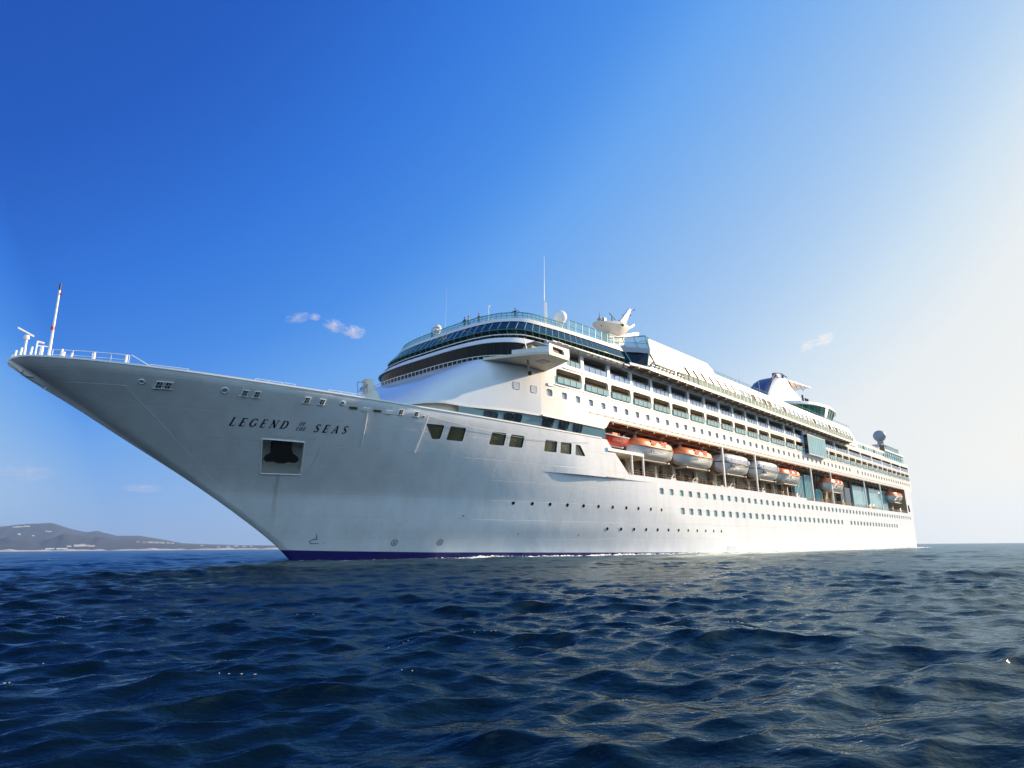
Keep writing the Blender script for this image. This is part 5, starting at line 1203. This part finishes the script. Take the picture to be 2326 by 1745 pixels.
# ------------------------------------------------------------------ sea
WAVES = []
wr = np.random.RandomState(11)
main = R(-128)
for i in range(120):
    lam = 0.16*(14.0/.16)**((i+.5)/120.); lam *= wr.uniform(.93, 1.07)
    spread = .28 if lam > 2 else .45
    th = main+wr.normal()*spread
    k = 2*math.pi/lam
    ka = .042*(1.0 if lam > .6 else (lam/.6)**.25)*wr.uniform(.6, 1.4)
    if lam > 1.1: ka *= (1.1/lam)**.62
    elif lam > .25: ka *= 1.5
    WAVES.append((k, math.cos(th), math.sin(th), ka/k, wr.uniform(0, 2*math.pi), lam))
def waves(X, Y, cell):
    x = X-CAM.x; y = Y-CAM.y; Z = np.zeros_like(X); DX = np.zeros_like(X); DY = np.zeros_like(X)
    # slow patches of stronger and weaker chop
    g = .80+.30*np.sin(x*.11+y*.06+1.0)*np.sin(y*.13-x*.05)+.15*np.sin(x*.31-y*.23)
    for k, cx, cy, a, ph, lam in WAVES:
        att = np.clip((lam/cell-2.0)/1.4, 0, 1)
        if att.max() <= 0: continue
        p = k*(cx*x+cy*y)+ph; gg = g if lam < 4 else 1.0
        s_, c_ = np.sin(p), np.cos(p)
        Z += a*att*gg*c_; DX -= .95*a*att*gg*cx*s_; DY -= .95*a*att*gg*cy*s_
    return Z, DX, DY
az_f = np.arange(-26, 104, .115); az_c = np.arange(107, 333, 3.0)
AZ = np.r_[az_f, az_c]; AZ = AZ[AZ < 333.5]
rs = [1.6]
while rs[-1] < 900: rs.append(rs[-1]*1.0052+.0)
while rs[-1] < 90000: rs.append(rs[-1]*1.06)
RS = np.array(rs); na, nr_ = len(AZ), len(RS)
AA, RR = np.meshgrid(R(1)*AZ, RS, indexing='ij')
X = CAM.x+RR*np.cos(AA); Y = CAM.y+RR*np.sin(AA)
cell = np.where(RR < 900, RR*.0052, RR*.06)
Z, DX, DY = waves(X, Y, cell)
unres = np.zeros_like(X)
for k, cx, cy, a_, ph, lam in WAVES: unres += ((1-np.clip((lam/cell-2.0)/1.4, 0, 1))*a_*k)**2/2
unres = np.r_[np.sqrt(unres).reshape(-1), [0]]
co = np.stack([X+DX, Y+DY, Z], -1).reshape(-1, 3)
co = np.vstack([co, [[CAM.x, CAM.y, 0]]])
i0 = np.arange(na)[:, None]*nr_+np.arange(nr_-1)[None]; i1 = ((np.arange(na)+1) % na)[:, None]*nr_+np.arange(nr_-1)[None]
F_ = np.stack([i0, i0+1, i1+1, i1], -1).reshape(-1, 4)
fan = np.stack([np.full(na, na*nr_), np.arange(na)*nr_, ((np.arange(na)+1) % na)*nr_], -1)
me = bpy.data.meshes.new('sea'); me.vertices.add(len(co)); me.vertices.foreach_set('co', co.ravel().astype(np.float32))
nl = F_.size+fan.size; me.loops.add(nl); me.loops.foreach_set('vertex_index', np.r_[F_.ravel(), fan.ravel()].astype(np.int32))
me.polygons.add(len(F_)+len(fan))
me.polygons.foreach_set('loop_start', np.r_[np.arange(len(F_))*4, F_.size+np.arange(len(fan))*3].astype(np.int32))
me.update(calc_edges=True); me.validate(); me.polygons.foreach_set('use_smooth', [True]*len(me.polygons))
at_ = me.attributes.new('small_waves', 'FLOAT', 'POINT'); at_.data.foreach_set('value', unres.astype(np.float32))
sea = bpy.data.objects.new('sea', me); COL.objects.link(sea); tag(sea, kind='structure')
wm = mat('sea_water', (.0010, .0085, .020), .05, spec=.32); t = wm.node_tree; b = t.nodes['Principled BSDF']; b.inputs['IOR'].default_value = 1.333
NN = t.nodes.new; L = t.links.new
g = NN('ShaderNodeTexCoord'); cdn = NN('ShaderNodeCameraData')
def bumpn(scale, dist, strength, prev, det=3, sc=(1, 1, 1), rot=0):
    mp = NN('ShaderNodeMapping'); mp.vector_type = 'TEXTURE'; mp.inputs['Scale'].default_value = (1/sc[0], 1, 1); mp.inputs['Rotation'].default_value = (0, 0, rot); L(g.outputs['Object'], mp.inputs[0])
    n = NN('ShaderNodeTexNoise'); n.inputs['Scale'].default_value = scale; n.inputs['Detail'].default_value = det; n.inputs['Roughness'].default_value = .6; L(mp.outputs[0], n.inputs['Vector'])
    bp = NN('ShaderNodeBump'); bp.inputs['Strength'].default_value = strength; bp.inputs['Distance'].default_value = dist; L(n.outputs['Fac'], bp.inputs['Height'])
    if prev: L(prev.outputs[0], bp.inputs['Normal'])
    return bp
b1 = bumpn(14.0, .012, .9, None, 3, (.5, 1, 1), R(-38)); b2 = bumpn(4.2, .032, .9, b1, 3, (.40, 1, 1), R(-30)); b3 = bumpn(1.3, .05, .9, b2, 3, (.36, 1, 1), R(-46))
L(b3.outputs[0], b.inputs['Normal'])
an = NN('ShaderNodeAttribute'); an.attribute_name = 'small_waves'      # ripples finer than the mesh
rg = NN('ShaderNodeMapRange'); rg.inputs['From Min'].default_value = 0; rg.inputs['From Max'].default_value = .30; rg.inputs['To Min'].default_value = .05; rg.inputs['To Max'].default_value = .20
L(an.outputs['Fac'], rg.inputs['Value'])
# body colour under a blue-tinted reflection; the steep little faces one sees keep the reflection from ever growing total
fz = NN('ShaderNodeFresnel'); fz.inputs['IOR'].default_value = 1.33; L(b3.outputs[0], fz.inputs['Normal'])
fq = NN('ShaderNodeMath'); fq.operation = 'MULTIPLY_ADD'; fq.inputs[1].default_value = -1.35; fq.inputs[2].default_value = 0; L(fz.outputs[0], fq.inputs[0])
fe = NN('ShaderNodeMath'); fe.operation = 'EXPONENT'; L(fq.outputs[0], fe.inputs[0])
fs = NN('ShaderNodeMath'); fs.operation = 'SUBTRACT'; fs.inputs[0].default_value = 1.0; L(fe.outputs[0], fs.inputs[1])
fm_ = NN('ShaderNodeMath'); fm_.operation = 'MULTIPLY'; fm_.inputs[1].default_value = .80; L(fs.outputs[0], fm_.inputs[0])
dfb = NN('ShaderNodeBsdfDiffuse'); dfb.inputs['Color'].default_value = (.0022, .0090, .0135, 1); L(b3.outputs[0], dfb.inputs['Normal'])
gl_ = NN('ShaderNodeBsdfGlossy'); gl_.inputs['Color'].default_value = (.66, .83, .95, 1); L(b3.outputs[0], gl_.inputs['Normal']); L(rg.outputs[0], gl_.inputs['Roughness'])
mxw = NN('ShaderNodeMixShader'); L(fm_.outputs[0], mxw.inputs[0]); L(dfb.outputs[0], mxw.inputs[1]); L(gl_.outputs[0], mxw.inputs[2])
L(mxw.outputs[0], t.nodes['Material Output'].inputs['Surface'])
me.materials.append(wm)

# foam and bright spray along the waterline, white flecks for sun glints on crests
def zwave(x, y):
    c = np.array([math.hypot(x-CAM.x, y-CAM.y)*.0052]); z, dx, dy = waves(np.array([x]), np.array([y]), c); return x+dx[0], y+dy[0], z[0]
fr_ = random.Random(5); mb = MB()
def patch(x, y, rx, ry, h):
    n = fr_.randint(5, 8); ph = fr_.random()*6; x, y, z = zwave(x, y)
    pts = [(x+rx*math.cos(ph+2*math.pi*i/n)*fr_.uniform(.6, 1.2), y+ry*math.sin(ph+2*math.pi*i/n)*fr_.uniform(.6, 1.2), z+.02) for i in range(n)]
    mb.add(pts+[(x, y, z+h)], [(i, (i+1) % n, n) for i in range(n)])
for i in range(4200):
    s = 45+212*fr_.random()**1.5; near = fr_.random()
    if fr_.random() > (.25+.75*sm(62, 110, s)): continue
    h_ = hull(s, .3, False); y = -h_-.1-(near**2.2)*(1.8+3.5*sm(100, 160, s))
    patch(s, y, fr_.uniform(.2, 1.1), fr_.uniform(.06, .32), fr_.uniform(.04, .30)*(1 if s > 45 else .4))
for i in range(700):
    s = 28+40*fr_.random(); h_ = hull(s, .3, False); patch(s, -h_-.2-8*fr_.random()**1.5, fr_.uniform(.05, .22), fr_.uniform(.03, .1), .03)
for i in range(260):          # white flecks stand for sun glints on the nearer crests
    rr_ = 6+140*fr_.random()**1.7; az = R(fr_.uniform(0, 86)); x = CAM.x+rr_*math.cos(az); y = CAM.y+rr_*math.sin(az)
    best = max(((zwave(x+.25*k*math.cos(-.66), y+.25*k*math.sin(-.66))[2], k) for k in range(-3, 4)))[1]
    for k in range(fr_.randint(1, 6)):
        kk = best*.25+k*.10*fr_.uniform(.3, 2.2); px_, py_ = x+kk*math.cos(-.66)+fr_.uniform(-.04, .04), y+kk*math.sin(-.66)+fr_.uniform(-.05, .05)
        if zwave(px_, py_)[2] > .06: patch(px_, py_, (.006+.0011*rr_)*fr_.uniform(.5, 1.2), (.004+.0008*rr_)*fr_.uniform(.5, 1.2), .004+.0004*rr_)
fm = mat('sea_foam_and_glints', (.80, .82, .80), .7, noise=.2, nscale=2)
o = mb.build('foam_and_glints', fm, None, smooth=60); tag(o, kind='stuff')

# thin sea haze over the whole scene
hz = MB(); hz.box(CAM.x-2500, CAM.x+9000, CAM.y-2500, CAM.y+10500, -2.5, 372)
vm = bpy.data.materials.new('sea_haze'); vm.use_nodes = True; vt = vm.node_tree; vt.nodes.clear()
vo = vt.nodes.new('ShaderNodeOutputMaterial'); pv = vt.nodes.new('ShaderNodeVolumePrincipled'); pv.inputs['Density'].default_value = 5.5e-5
pv.inputs['Color'].default_value = (.50, .69, .98, 1); pv.inputs['Anisotropy'].default_value = .3; vt.links.new(pv.outputs[0], vo.inputs['Volume'])
ho_ = hz.build('haze', vm, None); tag(ho_, kind='stuff')
